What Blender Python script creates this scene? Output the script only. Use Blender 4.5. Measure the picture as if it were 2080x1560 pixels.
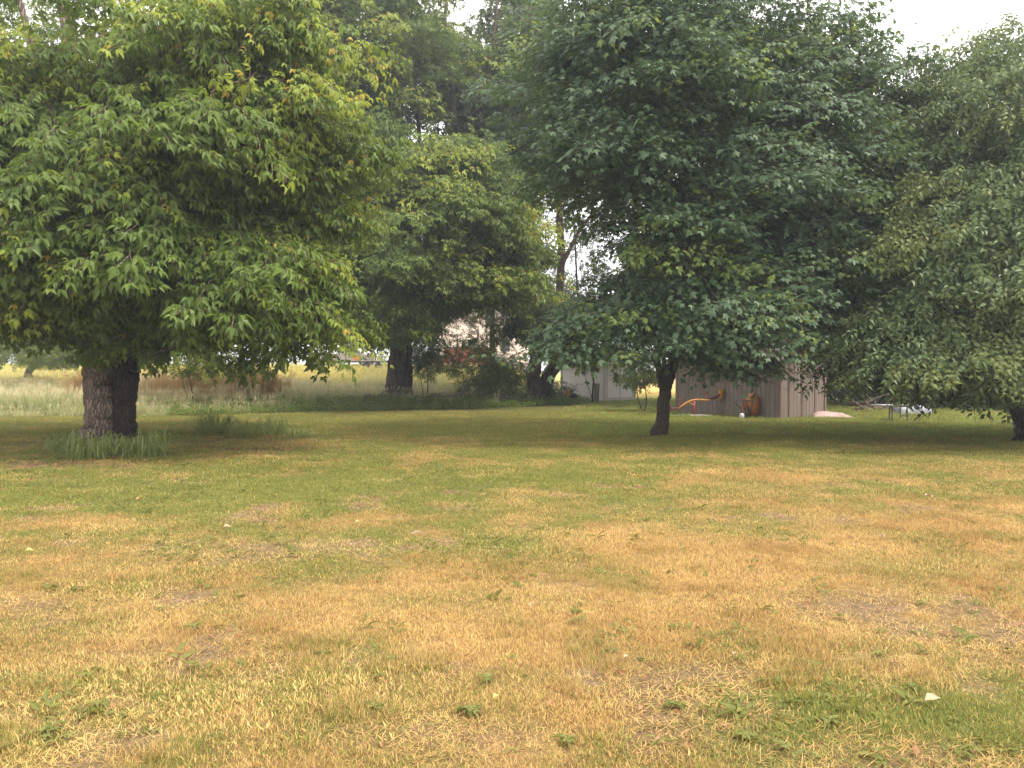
import bpy, math, random
import numpy as np
from mathutils import Vector, Matrix, Euler

for o in list(bpy.data.objects):
    bpy.data.objects.remove(o)
SC = bpy.context.scene
COL = SC.collection
R = math.radians

# ------------------------------------------------------------------ camera
CAM_H, FPX, PITCH = 1.6, 1540.0, R(0.93)
cd = bpy.data.cameras.new('camera')
cam = bpy.data.objects.new('camera', cd)
COL.objects.link(cam)
cam.location = (0, 0, CAM_H)
cam.rotation_euler = (R(90) - PITCH, 0, 0)
cd.sensor_width = 36
cd.lens = 36 * FPX / 2080
cd.clip_end = 3000
SC.camera = cam

# ------------------------------------------------------------------ sky and sun
SUN_DIR = Vector((0.45, -0.26, 0.85)).normalized()
sun_el = math.asin(SUN_DIR.z)
sun_az = math.atan2(SUN_DIR.x, SUN_DIR.y)
w = bpy.data.worlds.new('World')
SC.world = w
w.use_nodes = True
wt = w.node_tree
bg = wt.nodes['Background']
sky = wt.nodes.new('ShaderNodeTexSky')
sky.sky_type = 'NISHITA'
sky.sun_disc = False
sky.sun_elevation = sun_el
sky.sun_rotation = sun_az
sky.dust_density = 3.0
tc = wt.nodes.new('ShaderNodeTexCoord')
ns = wt.nodes.new('ShaderNodeTexNoise')
ns.inputs['Scale'].default_value = 2.2
ns.inputs['Detail'].default_value = 5
cr = wt.nodes.new('ShaderNodeMapRange')
cr.inputs['From Min'].default_value = 0.32
cr.inputs['From Max'].default_value = 0.50
cr.inputs['To Min'].default_value = 0.72
cr.inputs['To Max'].default_value = 0.97
mx = wt.nodes.new('ShaderNodeMix')
mx.data_type = 'RGBA'
wt.links.new(tc.outputs['Generated'], ns.inputs['Vector'])
wt.links.new(ns.outputs['Fac'], cr.inputs['Value'])
wt.links.new(cr.outputs['Result'], mx.inputs['Factor'])
wt.links.new(sky.outputs['Color'], mx.inputs['A'])
mx.inputs['B'].default_value = (10.3, 10.1, 10.1, 1)
wt.links.new(mx.outputs['Result'], bg.inputs['Color'])
bg.inputs['Strength'].default_value = 0.14

sd = bpy.data.lights.new('sun', 'SUN')
sd.energy = 2.4
sd.angle = R(10)
sd.color = (1.0, 0.93, 0.82)
so = bpy.data.objects.new('sun', sd)
COL.objects.link(so)
so.rotation_euler = SUN_DIR.to_track_quat('Z', 'Y').to_euler()
so.location = (20, -20, 40)

SC.view_settings.view_transform = 'Standard'
SC.view_settings.look = 'None'
SC.view_settings.exposure = 1.0
SC.view_settings.gamma = 1
SC.view_settings.use_curve_mapping = False
SC.render.engine = 'CYCLES'
SC.cycles.max_bounces = 6
SC.cycles.diffuse_bounces = 3
SC.cycles.transmission_bounces = 3
SC.cycles.use_denoising = True

HAZE = 0.0016
rng = np.random.default_rng(7)
random.seed(7)

# ------------------------------------------------------------------ helpers
def P(px, py, D):
    u, v = (px - 1040) / FPX, (780 - py) / FPX
    y = math.cos(PITCH) + v * math.sin(PITCH)
    z = -math.sin(PITCH) + v * math.cos(PITCH)
    return np.array([u / y * D, D, CAM_H + z / y * D])

def S(a, b, x):
    t = np.clip((np.asarray(x, float) - a) / (b - a), 0, 1)
    return t * t * (3 - 2 * t)

_lat = np.random.default_rng(3).random((256, 256))
def vnoise(x, y):
    x = np.asarray(x, float); y = np.asarray(y, float)
    xi = np.floor(x).astype(int); yi = np.floor(y).astype(int)
    fx = x - xi; fy = y - yi
    fx = fx * fx * (3 - 2 * fx); fy = fy * fy * (3 - 2 * fy)
    a = _lat[xi % 256, yi % 256]; b = _lat[(xi + 1) % 256, yi % 256]
    c = _lat[xi % 256, (yi + 1) % 256]; d = _lat[(xi + 1) % 256, (yi + 1) % 256]
    return (a * (1 - fx) + b * fx) * (1 - fy) + (c * (1 - fx) + d * fx) * fy
def fbm(x, y, o=4):
    s = 0; a = .5; t = 0
    for i in range(o):
        s = s + a * vnoise(x * 2 ** i + 17 * i, y * 2 ** i + 31 * i); t += a; a *= .5
    return s / t

VX = [-3.0, -.675, -.48, -.286, -.091, .039, .123, .3]
VY = [26, 26.2, 27, 29.5, 32, 35, 38.5, 42]
def verge_y(x, y):
    u = np.asarray(x) / np.maximum(np.asarray(y), 1)
    return np.interp(u, VX, VY)
def verge_mask(x, y):
    u = np.asarray(x) / np.maximum(np.asarray(y), 1)
    return 1 - S(.05, .115, u)
def ground(x, y):
    x = np.asarray(x, float); y = np.asarray(y, float)
    vy = verge_y(x, y); m = verge_mask(x, y)
    u = x / np.maximum(y, 1)
    m2 = 1 - S(-.02, .07, u)
    z = m * .30 * S(vy, vy + 4, y)
    z = z + m2 * (.25 * S(vy + 4, 45, y) + 1.35 * S(41, 62, y) + .5 * S(62, 120, y))
    z = z + .9 * S(75, 260, y) * (1 - m2) + .8 * S(260, 700, y)
    z = z + .05 * (fbm(x * .35, y * .35, 3) - .5) * S(0, 4, y) + .012 * (vnoise(x * 2.1, y * 2.1) - .5)
    return z
def G(x, y):
    return float(ground(x, y))

def mesh_from(name, V, F, mats=(), fmat=None, smooth=False, attrs=None):
    me = bpy.data.meshes.new(name)
    me.from_pydata([tuple(v) for v in np.asarray(V, float).tolist()], [], [tuple(f) for f in F])
    for m in mats: me.materials.append(m)
    if fmat is not None and len(me.polygons): me.polygons.foreach_set('material_index', np.asarray(fmat, dtype=np.int32))
    if smooth and len(me.polygons): me.polygons.foreach_set('use_smooth', [True] * len(me.polygons))
    for k, (ty, arr) in (attrs or {}).items():
        a = me.attributes.new(k, ty, 'POINT')
        arr = np.asarray(arr)
        key = {'FLOAT': 'value', 'INT': 'value', 'FLOAT_VECTOR': 'vector', 'FLOAT_COLOR': 'color'}[ty]
        a.data.foreach_set(key, arr.ravel().astype(np.int32 if ty == 'INT' else np.float32))
    me.update()
    return me

def obj(name, me, parent=None, loc=None, rot=None, kind=None, label=None, cat=None, group=None):
    o = bpy.data.objects.new(name, me)
    COL.objects.link(o)
    if parent is not None: o.parent = parent
    if loc is not None: o.location = tuple(loc)
    if rot is not None: o.rotation_euler = rot
    if kind: o['kind'] = kind
    if label: o['label'] = label
    if cat: o['category'] = cat
    if group: o['group'] = group
    return o
def thing(name, loc, label, cat, rz=0, group=None):
    return obj(name, None, loc=loc, rot=(0, 0, rz), label=label, cat=cat, group=group)

class MB:
    def __init__(s): s.V = []; s.F = []
    def add(s, V, F):
        b = len(s.V); s.V += [tuple(map(float, v)) for v in V]; s.F += [tuple(i + b for i in f) for f in F]
        return s
    def box(s, c, d, rot=None, taper=1.0):
        hx, hy, hz = d[0] / 2, d[1] / 2, d[2] / 2
        V = []
        for z, t in ((-hz, 1), (hz, taper)):
            for x, y in ((-hx, -hy), (hx, -hy), (hx, hy), (-hx, hy)):
                V.append(Vector((x * t, y * t, z)))
        if rot is not None:
            M = Euler(rot).to_matrix(); V = [M @ v for v in V]
        c = Vector(c)
        return s.add([v + c for v in V], [(3, 2, 1, 0), (4, 5, 6, 7), (0, 1, 5, 4), (1, 2, 6, 5), (2, 3, 7, 6), (3, 0, 4, 7)])
    def tube(s, pts, rad, n=8, caps=True, lump=0, seed=0):
        pts = [Vector(p) for p in pts]
        if not hasattr(rad, '__len__'): rad = [rad] * len(pts)
        V = []; up = None
        lr_ = random.Random(seed)
        ph = [lr_.random() * 6.28 for _ in range(4)]
        for i, p in enumerate(pts):
            t = (pts[min(i + 1, len(pts) - 1)] - pts[max(i - 1, 0)])
            if t.length < 1e-6: t = Vector((0, 0, 1))
            t.normalize()
            if up is None: up = t.orthogonal().normalized()
            a = (up - t * up.dot(t))
            a = a.normalized() if a.length > 1e-4 else t.orthogonal().normalized()
            up = a; b = t.cross(a)
            for k in range(n):
                th = 2 * math.pi * k / n
                r = rad[i]
                if lump: r *= 1 + lump * (math.sin(3 * th + ph[0] + i * .25) * .5 + math.sin(5 * th + ph[1] - i * .2) * .35 + math.sin(9 * th + ph[2] + i * .13) * .25 + math.sin(2 * th + ph[3]) * .4)
                V.append(p + (a * math.cos(th) + b * math.sin(th)) * r)
        F = []
        for i in range(len(pts) - 1):
            for k in range(n):
                F.append((i * n + k, i * n + (k + 1) % n, (i + 1) * n + (k + 1) % n, (i + 1) * n + k))
        if caps:
            F.append(tuple(range(n))[::-1]); F.append(tuple((len(pts) - 1) * n + k for k in range(n)))
        return s.add(V, F)
    def lathe(s, c, prof, n=16, rot=None):
        V = []; M = Euler(rot).to_matrix() if rot is not None else None
        for r, z in prof:
            for k in range(n):
                v = Vector((r * math.cos(6.2832 * k / n), r * math.sin(6.2832 * k / n), z))
                V.append((M @ v if M else v) + Vector(c))
        F = []
        for i in range(len(prof) - 1):
            for k in range(n):
                F.append((i * n + k, i * n + (k + 1) % n, (i + 1) * n + (k + 1) % n, (i + 1) * n + k))
        F.append(tuple(range(n))[::-1]); F.append(tuple((len(prof) - 1) * n + k for k in range(n)))
        return s.add(V, F)
    def build(s, name, mat, parent=None, smooth=False, bevel=0, **kw):
        me = mesh_from(name, s.V, s.F, [mat] if mat else [], smooth=smooth)
        o = obj(name, me, parent, **kw)
        if bevel:
            b = o.modifiers.new('bevel', 'BEVEL'); b.width = bevel; b.segments = 2; b.limit_method = 'ANGLE'
        return o

# ------------------------------------------------------------------ materials
def newmat(name):
    m = bpy.data.materials.new(name); m.use_nodes = True
    nt = m.node_tree
    return m, nt, nt.nodes['Principled BSDF'], nt.nodes['Material Output']
def N(nt, t, **k):
    n = nt.nodes.new(t)
    for a, b in k.items(): setattr(n, a, b)
    return n
def mixc(nt, fac, a, b, mode='MIX'):
    m = N(nt, 'ShaderNodeMix', data_type='RGBA', blend_type=mode)
    for key, v in (('Factor', fac), ('A', a), ('B', b)):
        if isinstance(v, bpy.types.NodeSocket): nt.links.new(v, m.inputs[key])
        elif key == 'Factor': m.inputs[key].default_value = v
        else: m.inputs[key].default_value = (*v, 1)
    return m.outputs['Result']
def noise(nt, scale, detail=4, vec=None, rough=.6):
    n = N(nt, 'ShaderNodeTexNoise'); n.inputs['Scale'].default_value = scale; n.inputs['Detail'].default_value = detail
    n.inputs['Roughness'].default_value = rough
    if vec is not None: nt.links.new(vec, n.inputs['Vector'])
    return n.outputs['Fac']
def ramp(nt, v, a, b, lo=0, hi=1):
    n = N(nt, 'ShaderNodeMapRange'); n.inputs['From Min'].default_value = a; n.inputs['From Max'].default_value = b
    n.inputs['To Min'].default_value = lo; n.inputs['To Max'].default_value = hi
    nt.links.new(v, n.inputs['Value']); return n.outputs['Result']
def objco(nt, sc=(1, 1, 1)):
    t = N(nt, 'ShaderNodeTexCoord'); m = N(nt, 'ShaderNodeMapping'); m.inputs['Scale'].default_value = sc
    nt.links.new(t.outputs['Object'], m.inputs['Vector']); return m.outputs['Vector']

def plain(name, c, rough=.6, metal=0, var=.25, scale=6, c2=None, bump=0, stretch=(1, 1, 1), thresh=(.35, .7)):
    m, nt, b, out = newmat(name)
    v = objco(nt, stretch)
    f = ramp(nt, noise(nt, scale, 6, v), *thresh)
    c2 = c2 or tuple(x * (1 - var * 1.4) for x in c)
    nt.links.new(mixc(nt, f, c, c2), b.inputs['Base Color'])
    b.inputs['Roughness'].default_value = rough; b.inputs['Metallic'].default_value = metal
    if bump:
        bn = N(nt, 'ShaderNodeBump'); bn.inputs['Strength'].default_value = bump; bn.inputs['Distance'].default_value = .02
        nt.links.new(noise(nt, scale * 4, 5, v), bn.inputs['Height']); nt.links.new(bn.outputs['Normal'], b.inputs['Normal'])
    return m

def leafmat(name, c_dark, c_light, trans=.35, dry=None, rough=.45, spec=.35, tcol=None):
    m, nt, b, out = newmat(name)
    at = N(nt, 'ShaderNodeAttribute', attribute_name='lr')
    oi = N(nt, 'ShaderNodeObjectInfo')
    mth = N(nt, 'ShaderNodeMath', operation='MULTIPLY_ADD')
    nt.links.new(at.outputs['Fac'], mth.inputs[0]); mth.inputs[1].default_value = .55
    m2 = N(nt, 'ShaderNodeMath', operation='MULTIPLY'); nt.links.new(oi.outputs['Random'], m2.inputs[0]); m2.inputs[1].default_value = .45
    nt.links.new(m2.outputs[0], mth.inputs[2])
    col = mixc(nt, mth.outputs[0], c_dark, c_light)
    if dry:
        gt = N(nt, 'ShaderNodeMath', operation='GREATER_THAN'); gt.inputs[1].default_value = .99
        nt.links.new(at.outputs['Fac'], gt.inputs[0])
        col = mixc(nt, gt.outputs[0], col, dry)
    nt.links.new(col, b.inputs['Base Color'])
    b.inputs['Roughness'].default_value = rough
    b.inputs['Specular IOR Level'].default_value = spec
    tr = N(nt, 'ShaderNodeBsdfTranslucent')
    tcn = mixc(nt, .5, col, tcol or (c_light[0] * 1.9, c_light[1] * 1.7, c_light[2] * .8))
    nt.links.new(tcn, tr.inputs['Color'])
    ms = N(nt, 'ShaderNodeMixShader'); ms.inputs[0].default_value = trans
    nt.links.new(b.outputs[0], ms.inputs[1]); nt.links.new(tr.outputs[0], ms.inputs[2])
    nt.links.new(ms.outputs[0], out.inputs['Surface'])
    return m

def barkmat(name, c1, c2, sc=1.0, moss=None):
    m, nt, b, out = newmat(name)
    v = objco(nt, (1, 1, .22))
    wv = N(nt, 'ShaderNodeTexVoronoi'); wv.feature = 'DISTANCE_TO_EDGE'; wv.inputs['Scale'].default_value = 26 * sc
    nzv = N(nt, 'ShaderNodeTexNoise'); nzv.inputs['Scale'].default_value = 9; nt.links.new(v, nzv.inputs['Vector'])
    add = N(nt, 'ShaderNodeVectorMath', operation='MULTIPLY_ADD')
    nt.links.new(nzv.outputs['Color'], add.inputs[0]); add.inputs[1].default_value = (.12, .12, .12); nt.links.new(v, add.inputs[2])
    nt.links.new(add.outputs[0], wv.inputs['Vector'])
    f = ramp(nt, wv.outputs['Distance'], .0, .22)
    n2 = noise(nt, 3.5, 6, objco(nt, (1, 1, .5)))
    c = mixc(nt, ramp(nt, n2, .3, .7), c1, c2)
    c = mixc(nt, f, tuple(x * .45 for x in c2), c)
    if moss: c = mixc(nt, ramp(nt, noise(nt, 5, 5, objco(nt)), .56, .68, 0, .7), c, moss)
    nt.links.new(c, b.inputs['Base Color']); b.inputs['Roughness'].default_value = .95
    b.inputs['Specular IOR Level'].default_value = .15
    bn = N(nt, 'ShaderNodeBump'); bn.inputs['Strength'].default_value = 1; bn.inputs['Distance'].default_value = .03
    nt.links.new(f, bn.inputs['Height']); nt.links.new(bn.outputs['Normal'], b.inputs['Normal'])
    return m

M = {}
M['leaf_box'] = leafmat('boxelder_leaf', (.066, .112, .020), (.155, .220, .034), .40, dry=(.20, .17, .04))
M['leaf_box_young'] = leafmat('boxelder_young_leaf', (.17, .24, .035), (.34, .39, .05), .42, dry=(.42, .30, .05))  # young tip leaves, their pale colour also painting lit bough tips
M['leaf_box2'] = leafmat('boxelder_leaf_tall', (.068, .112, .020), (.150, .210, .034), .38, dry=(.3, .13, .05))  # second boxelder green, very close to the first
M['leaf_maple'] = leafmat('maple_leaf', (.052, .096, .048), (.112, .172, .082), .34, dry=(.28, .14, .05))
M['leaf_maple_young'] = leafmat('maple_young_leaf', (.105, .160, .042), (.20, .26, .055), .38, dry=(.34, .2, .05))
M['leaf_oval'] = leafmat('oval_leaf', (.070, .115, .045), (.155, .212, .085), .34, dry=(.42, .26, .14), rough=.38)
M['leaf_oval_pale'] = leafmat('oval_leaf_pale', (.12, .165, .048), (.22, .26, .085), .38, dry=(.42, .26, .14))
M['leaf_dark'] = leafmat('dark_leaf', (.038, .062, .024), (.075, .110, .036), .32)
M['leaf_mid'] = leafmat('mid_leaf', (.066, .110, .024), (.140, .195, .040), .38)
M['leaf_lime'] = leafmat('lime_leaf', (.09, .14, .022), (.19, .24, .04), .42)
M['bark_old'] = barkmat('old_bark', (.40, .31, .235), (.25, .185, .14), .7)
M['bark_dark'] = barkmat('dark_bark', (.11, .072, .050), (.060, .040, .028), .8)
M['bark_maple'] = barkmat('maple_bark', (.17, .13, .105), (.10, .075, .06), 1.5)
M['bark_mid'] = barkmat('mid_bark', (.21, .155, .115), (.115, .085, .062), 1.0)
M['bark_red'] = barkmat('reddish_bark', (.26, .165, .125), (.14, .09, .07), 1.0)

# ------------------------------------------------------------------ instancing node group
def make_group(nv):
    g = bpy.data.node_groups.new('scatter_%d' % nv, 'GeometryNodeTree')
    g.interface.new_socket('Geometry', in_out='INPUT', socket_type='NodeSocketGeometry')
    g.interface.new_socket('Geometry', in_out='OUTPUT', socket_type='NodeSocketGeometry')
    n = g.nodes; l = g.links
    gi = n.new('NodeGroupInput'); go = n.new('NodeGroupOutput')
    def attr(name, ty):
        a = n.new('GeometryNodeInputNamedAttribute'); a.data_type = ty; a.inputs['Name'].default_value = name
        return a.outputs['Attribute']
    def eq(sock, k):
        c = n.new('FunctionNodeCompare'); c.data_type = 'INT'; c.operation = 'EQUAL'
        l.new(sock, c.inputs[2]); c.inputs[3].default_value = k
        return c.outputs[0]
    def sep(k):
        s = n.new('GeometryNodeSeparateGeometry'); s.domain = 'POINT'
        l.new(gi.outputs[0], s.inputs['Geometry']); l.new(eq(vid, k), s.inputs['Selection'])
        return s.outputs['Selection']
    vid = attr('vid', 'INT'); sidx = attr('sidx', 'INT'); srot = attr('srot', 'FLOAT_VECTOR'); sscl = attr('sscl', 'FLOAT')
    er = n.new('FunctionNodeEulerToRotation'); l.new(srot, er.inputs[0])
    pts = sep(-1)
    j = n.new('GeometryNodeJoinGeometry')
    for k in range(nv):
        ip = n.new('GeometryNodeInstanceOnPoints')
        l.new(pts, ip.inputs['Points']); l.new(eq(sidx, k), ip.inputs['Selection'])
        l.new(sep(k), ip.inputs['Instance']); l.new(er.outputs[0], ip.inputs['Rotation']); l.new(sscl, ip.inputs['Scale'])
        l.new(ip.outputs[0], j.inputs[0])
    l.new(j.outputs[0], go.inputs[0])
    return g
GROUPS = {}
def scatter(name, variants, pts, rot, scl, idx, mats, parent=None, extra=None, **kw):
    """variants: list of (V, F, fmat, lr). one object, its own geometry instanced on its own points"""
    V = []; F = []; FM = []; LR = []; VID = []
    for k, (v, f, fm, lr) in enumerate(variants):
        b = sum(len(x) for x in V)
        V.append(np.asarray(v)); F += [tuple(i + b for i in q) for q in f]; FM += list(fm); LR.append(np.asarray(lr)); VID.append(np.full(len(v), k))
    nb = sum(len(x) for x in V); n = len(pts)
    V.append(np.asarray(pts)); LR.append(np.zeros(n)); VID.append(np.full(n, -1))
    z = lambda a, d: np.concatenate([np.zeros((nb,) + ((d,) if d > 1 else ())), np.asarray(a)])
    at = {'lr': ('FLOAT', np.concatenate(LR)), 'vid': ('INT', np.concatenate(VID)), 'sidx': ('INT', z(idx, 1)),
          'srot': ('FLOAT_VECTOR', z(rot, 3)), 'sscl': ('FLOAT', z(scl, 1))}
    for k, a in (extra or {}).items(): at[k] = ('FLOAT', z(a, 1))
    me = mesh_from(name, np.concatenate(V), F, mats, FM, attrs=at)
    o = obj(name, me, parent, kind='stuff', **kw)
    nv = len(variants)
    if nv not in GROUPS: GROUPS[nv] = make_group(nv)
    md = o.modifiers.new('scatter', 'NODES'); md.node_group = GROUPS[nv]
    return o

def frames_to_euler(X, Z):
    X = X / np.linalg.norm(X, axis=1, keepdims=True)
    Y = np.cross(Z, X); Y /= np.maximum(np.linalg.norm(Y, axis=1, keepdims=True), 1e-6)
    Zp = np.cross(X, Y)
    m20 = X[:, 2]; m21 = Y[:, 2]; m22 = Zp[:, 2]; m10 = X[:, 1]; m00 = X[:, 0]
    return np.stack([np.arctan2(m21, m22), -np.arcsin(np.clip(m20, -1, 1)), np.arctan2(m10, m00)], 1)

# ------------------------------------------------------------------ leaf sprays
class LB:
    def __init__(s): s.V = []; s.F = []; s.m = []; s.lr = []
    def leaf(s, o, d, n, L, W, fold=.25, droop=.15, mat=0, lr=None):
        o = np.array(o, float); d = np.array(d, float); d /= np.linalg.norm(d); n = np.array(n, float)
        sd = np.cross(n, d); sd /= max(np.linalg.norm(sd), 1e-6); n = np.cross(d, sd)
        r = random.random() if lr is None else lr
        def q(t, w, h): return o + d * L * t + sd * W * w + n * (h * W) - np.array([0, 0, droop * L * t * t])
        b = len(s.V)
        s.V += [q(0, 0, 0), q(.3, .5, fold), q(.62, .38, fold * .8), q(1, 0, -.1), q(.62, -.38, fold * .8), q(.3, -.5, fold), q(.45, 0, 0)]
        s.F += [(b, b + 6, b + 1), (b + 1, b + 6, b + 3, b + 2), (b, b + 5, b + 6), (b + 5, b + 4, b + 3, b + 6)]
        s.m += [mat] * 4; s.lr += [r] * 7
    def palm(s, o, d, n, R_, mat=0, lr=None):
        o = np.array(o, float); d = np.array(d, float); d /= np.linalg.norm(d)
        sd = np.cross(n, d); sd /= max(np.linalg.norm(sd), 1e-6); n = np.cross(d, sd)
        r = random.random() if lr is None else lr
        prof = [(0, .0), (-128, .50), (-100, .40), (-68, .92), (-42, .52), (-6, 1.08), (6, 1.08), (42, .52), (68, .92), (100, .40), (128, .50)]
        prof = [(180, .08), (-135, .55), (-98, .42), (-62, .95), (-34, .55), (0, 1.15), (34, .55), (62, .95), (98, .42), (135, .55)]
        b = len(s.V); s.V.append(o + d * .3 * R_ + n * .04 * R_); s.lr.append(r)
        for a, k in prof:
            a = R(a); dr = -.30 * k * k
            s.V.append(o + d * R_ * (.45 + k * math.cos(a) * .8) + sd * R_ * k * math.sin(a) * .8 + n * dr * R_ * .5 + np.array([0, 0, dr * R_ * .35])); s.lr.append(r)
        m_ = len(prof)
        for i in range(m_): s.F.append((b, b + 1 + i, b + 1 + (i + 1) % m_)); s.m.append(mat)
    def stick(s, pts, r, mat, lr=.5):
        mb = MB(); mb.tube(pts, r, n=3, caps=False)
        b = len(s.V); s.V += [np.array(v) for v in mb.V]; s.F += [tuple(i + b for i in f) for f in mb.F]
        s.m += [mat] * len(mb.F); s.lr += [lr] * len(mb.V)
    def out(s): return (np.array(s.V), s.F, s.m, np.array(s.lr))

def rv(a=1): return np.array([random.uniform(-a, a) for _ in range(3)])
def spray_boxelder(mat, k=1.0, nl=7):
    b = LB(); L = .42
    pts = [np.array([t * L, .03 * math.sin(t * 4), -.10 * t * t]) for t in (0, .35, .7, 1)]
    b.stick(pts, .004, 2)
    for i in range(nl):
        t = (i + .6) / nl
        o = np.array([t * L, .03 * math.sin(t * 4), -.10 * t * t])
        side = 1 if i % 2 else -1
        if i == nl - 1: side = 0
        d = np.array([.55, side * .9, .25 - .3 * random.random()]) + rv(.3)
        d /= np.linalg.norm(d)
        e = o + d * random.uniform(.06, .10)
        lr = random.random()
        n = np.array([0, 0, 1.]) + rv(.45)
        sd = np.cross(n, d); sd /= np.linalg.norm(sd)
        Lf = random.uniform(.085, .13) * k
        for (a, c) in ((0, 1.15), (.95, .9), (-.95, .9)) + (((1.5, .7), (-1.5, .7)) if random.random() < .5 else ()):
            dd = d * math.cos(a) + sd * math.sin(a) + np.array([0, 0, -.45 - .35 * random.random()])
            b.leaf(e + (d * .02 if a == 0 else 0), dd, n + rv(.25), Lf * c, Lf * c * .50, .22, .30, mat, (1. if lr > .996 else min(.97, max(0, lr + random.uniform(-.15, .15)))))
    return b.out()
def spray_maple(mat, k=1.0, nl=8):
    b = LB(); L = .36
    b.stick([(0, 0, 0), (L * .5, .01, .0), (L, 0, -.03)], .004, 2)
    for i in range(nl):
        t = (i + .8) / nl; side = 1 if i % 2 else -1
        if i == nl - 1: side = 0
        o = np.array([t * L, 0, -.03 * t])
        d = np.array([.6, side * 1.0, .1]) + rv(.35); d /= np.linalg.norm(d)
        e = o + d * random.uniform(.05, .13) + np.array([0, 0, -.03])
        b.palm(e, d + np.array([0, 0, -.35 - .3 * random.random()]), np.array([0, 0, 1.]) + rv(.35) + d * .25, random.uniform(.062, .098) * k, mat)
    return b.out()
def spray_oval(mat, k=1.0, nl=15):
    b = LB(); L = .36
    b.stick([(0, 0, 0), (L * .5, .01, -.02), (L, 0, -.08)], .0035, 2)
    for i in range(nl):
        t = (i + .5) / nl; a = i * 2.4
        o = np.array([t * L, 0, -.08 * t * t])
        d = np.array([.55, math.cos(a), math.sin(a) * .7 - .15]) + rv(.25); d /= np.linalg.norm(d)
        b.leaf(o + d * .025, d + np.array([0, 0, -.35]), np.array([0, 0, 1.]) + rv(.6), random.uniform(.06, .095) * k, random.uniform(.036, .05) * k, .2, .2, mat)
    return b.out()
SPRAYS = {
    'boxelder': [spray_boxelder(0) for _ in range(4)] + [spray_boxelder(1, .8, 6) for _ in range(2)],
    'maple': [spray_maple(0) for _ in range(4)] + [spray_maple(1, .85, 7) for _ in range(2)],
    'oval': [spray_oval(0) for _ in range(4)] + [spray_oval(1, .9) for _ in range(2)],
}
def spray_mesh(kind, idx, mats):
    key = (kind, idx, mats[0].name)
    if key not in _SM:
        v, f, m, lr = SPRAYS[kind][idx]
        _SM[key] = mesh_from('leafy_twig', v, f, mats, m, attrs={'lr': ('FLOAT', lr)})
    return _SM[key]
_SM = {}

# ------------------------------------------------------------------ trees
def bez(pts, n=14):
    """smooth polyline through points (catmull-rom) incl. radius as 4th value"""
    p = np.array([pts[0]] + list(pts) + [pts[-1]], float); out = []
    for i in range(1, len(p) - 2):
        for k in range(n):
            t = k / n
            a, b, c, d = p[i - 1], p[i], p[i + 1], p[i + 2]
            out.append(.5 * ((2 * b) + (-a + c) * t + (2 * a - 5 * b + 4 * c - d) * t * t + (-a + 3 * b - 3 * c + d) * t ** 3))
    out.append(p[-2]); return np.array(out)

def in_ell(p, e):
    return sum(((p[i] - e[0][i]) / e[1][i]) ** 2 for i in range(3))

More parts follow.
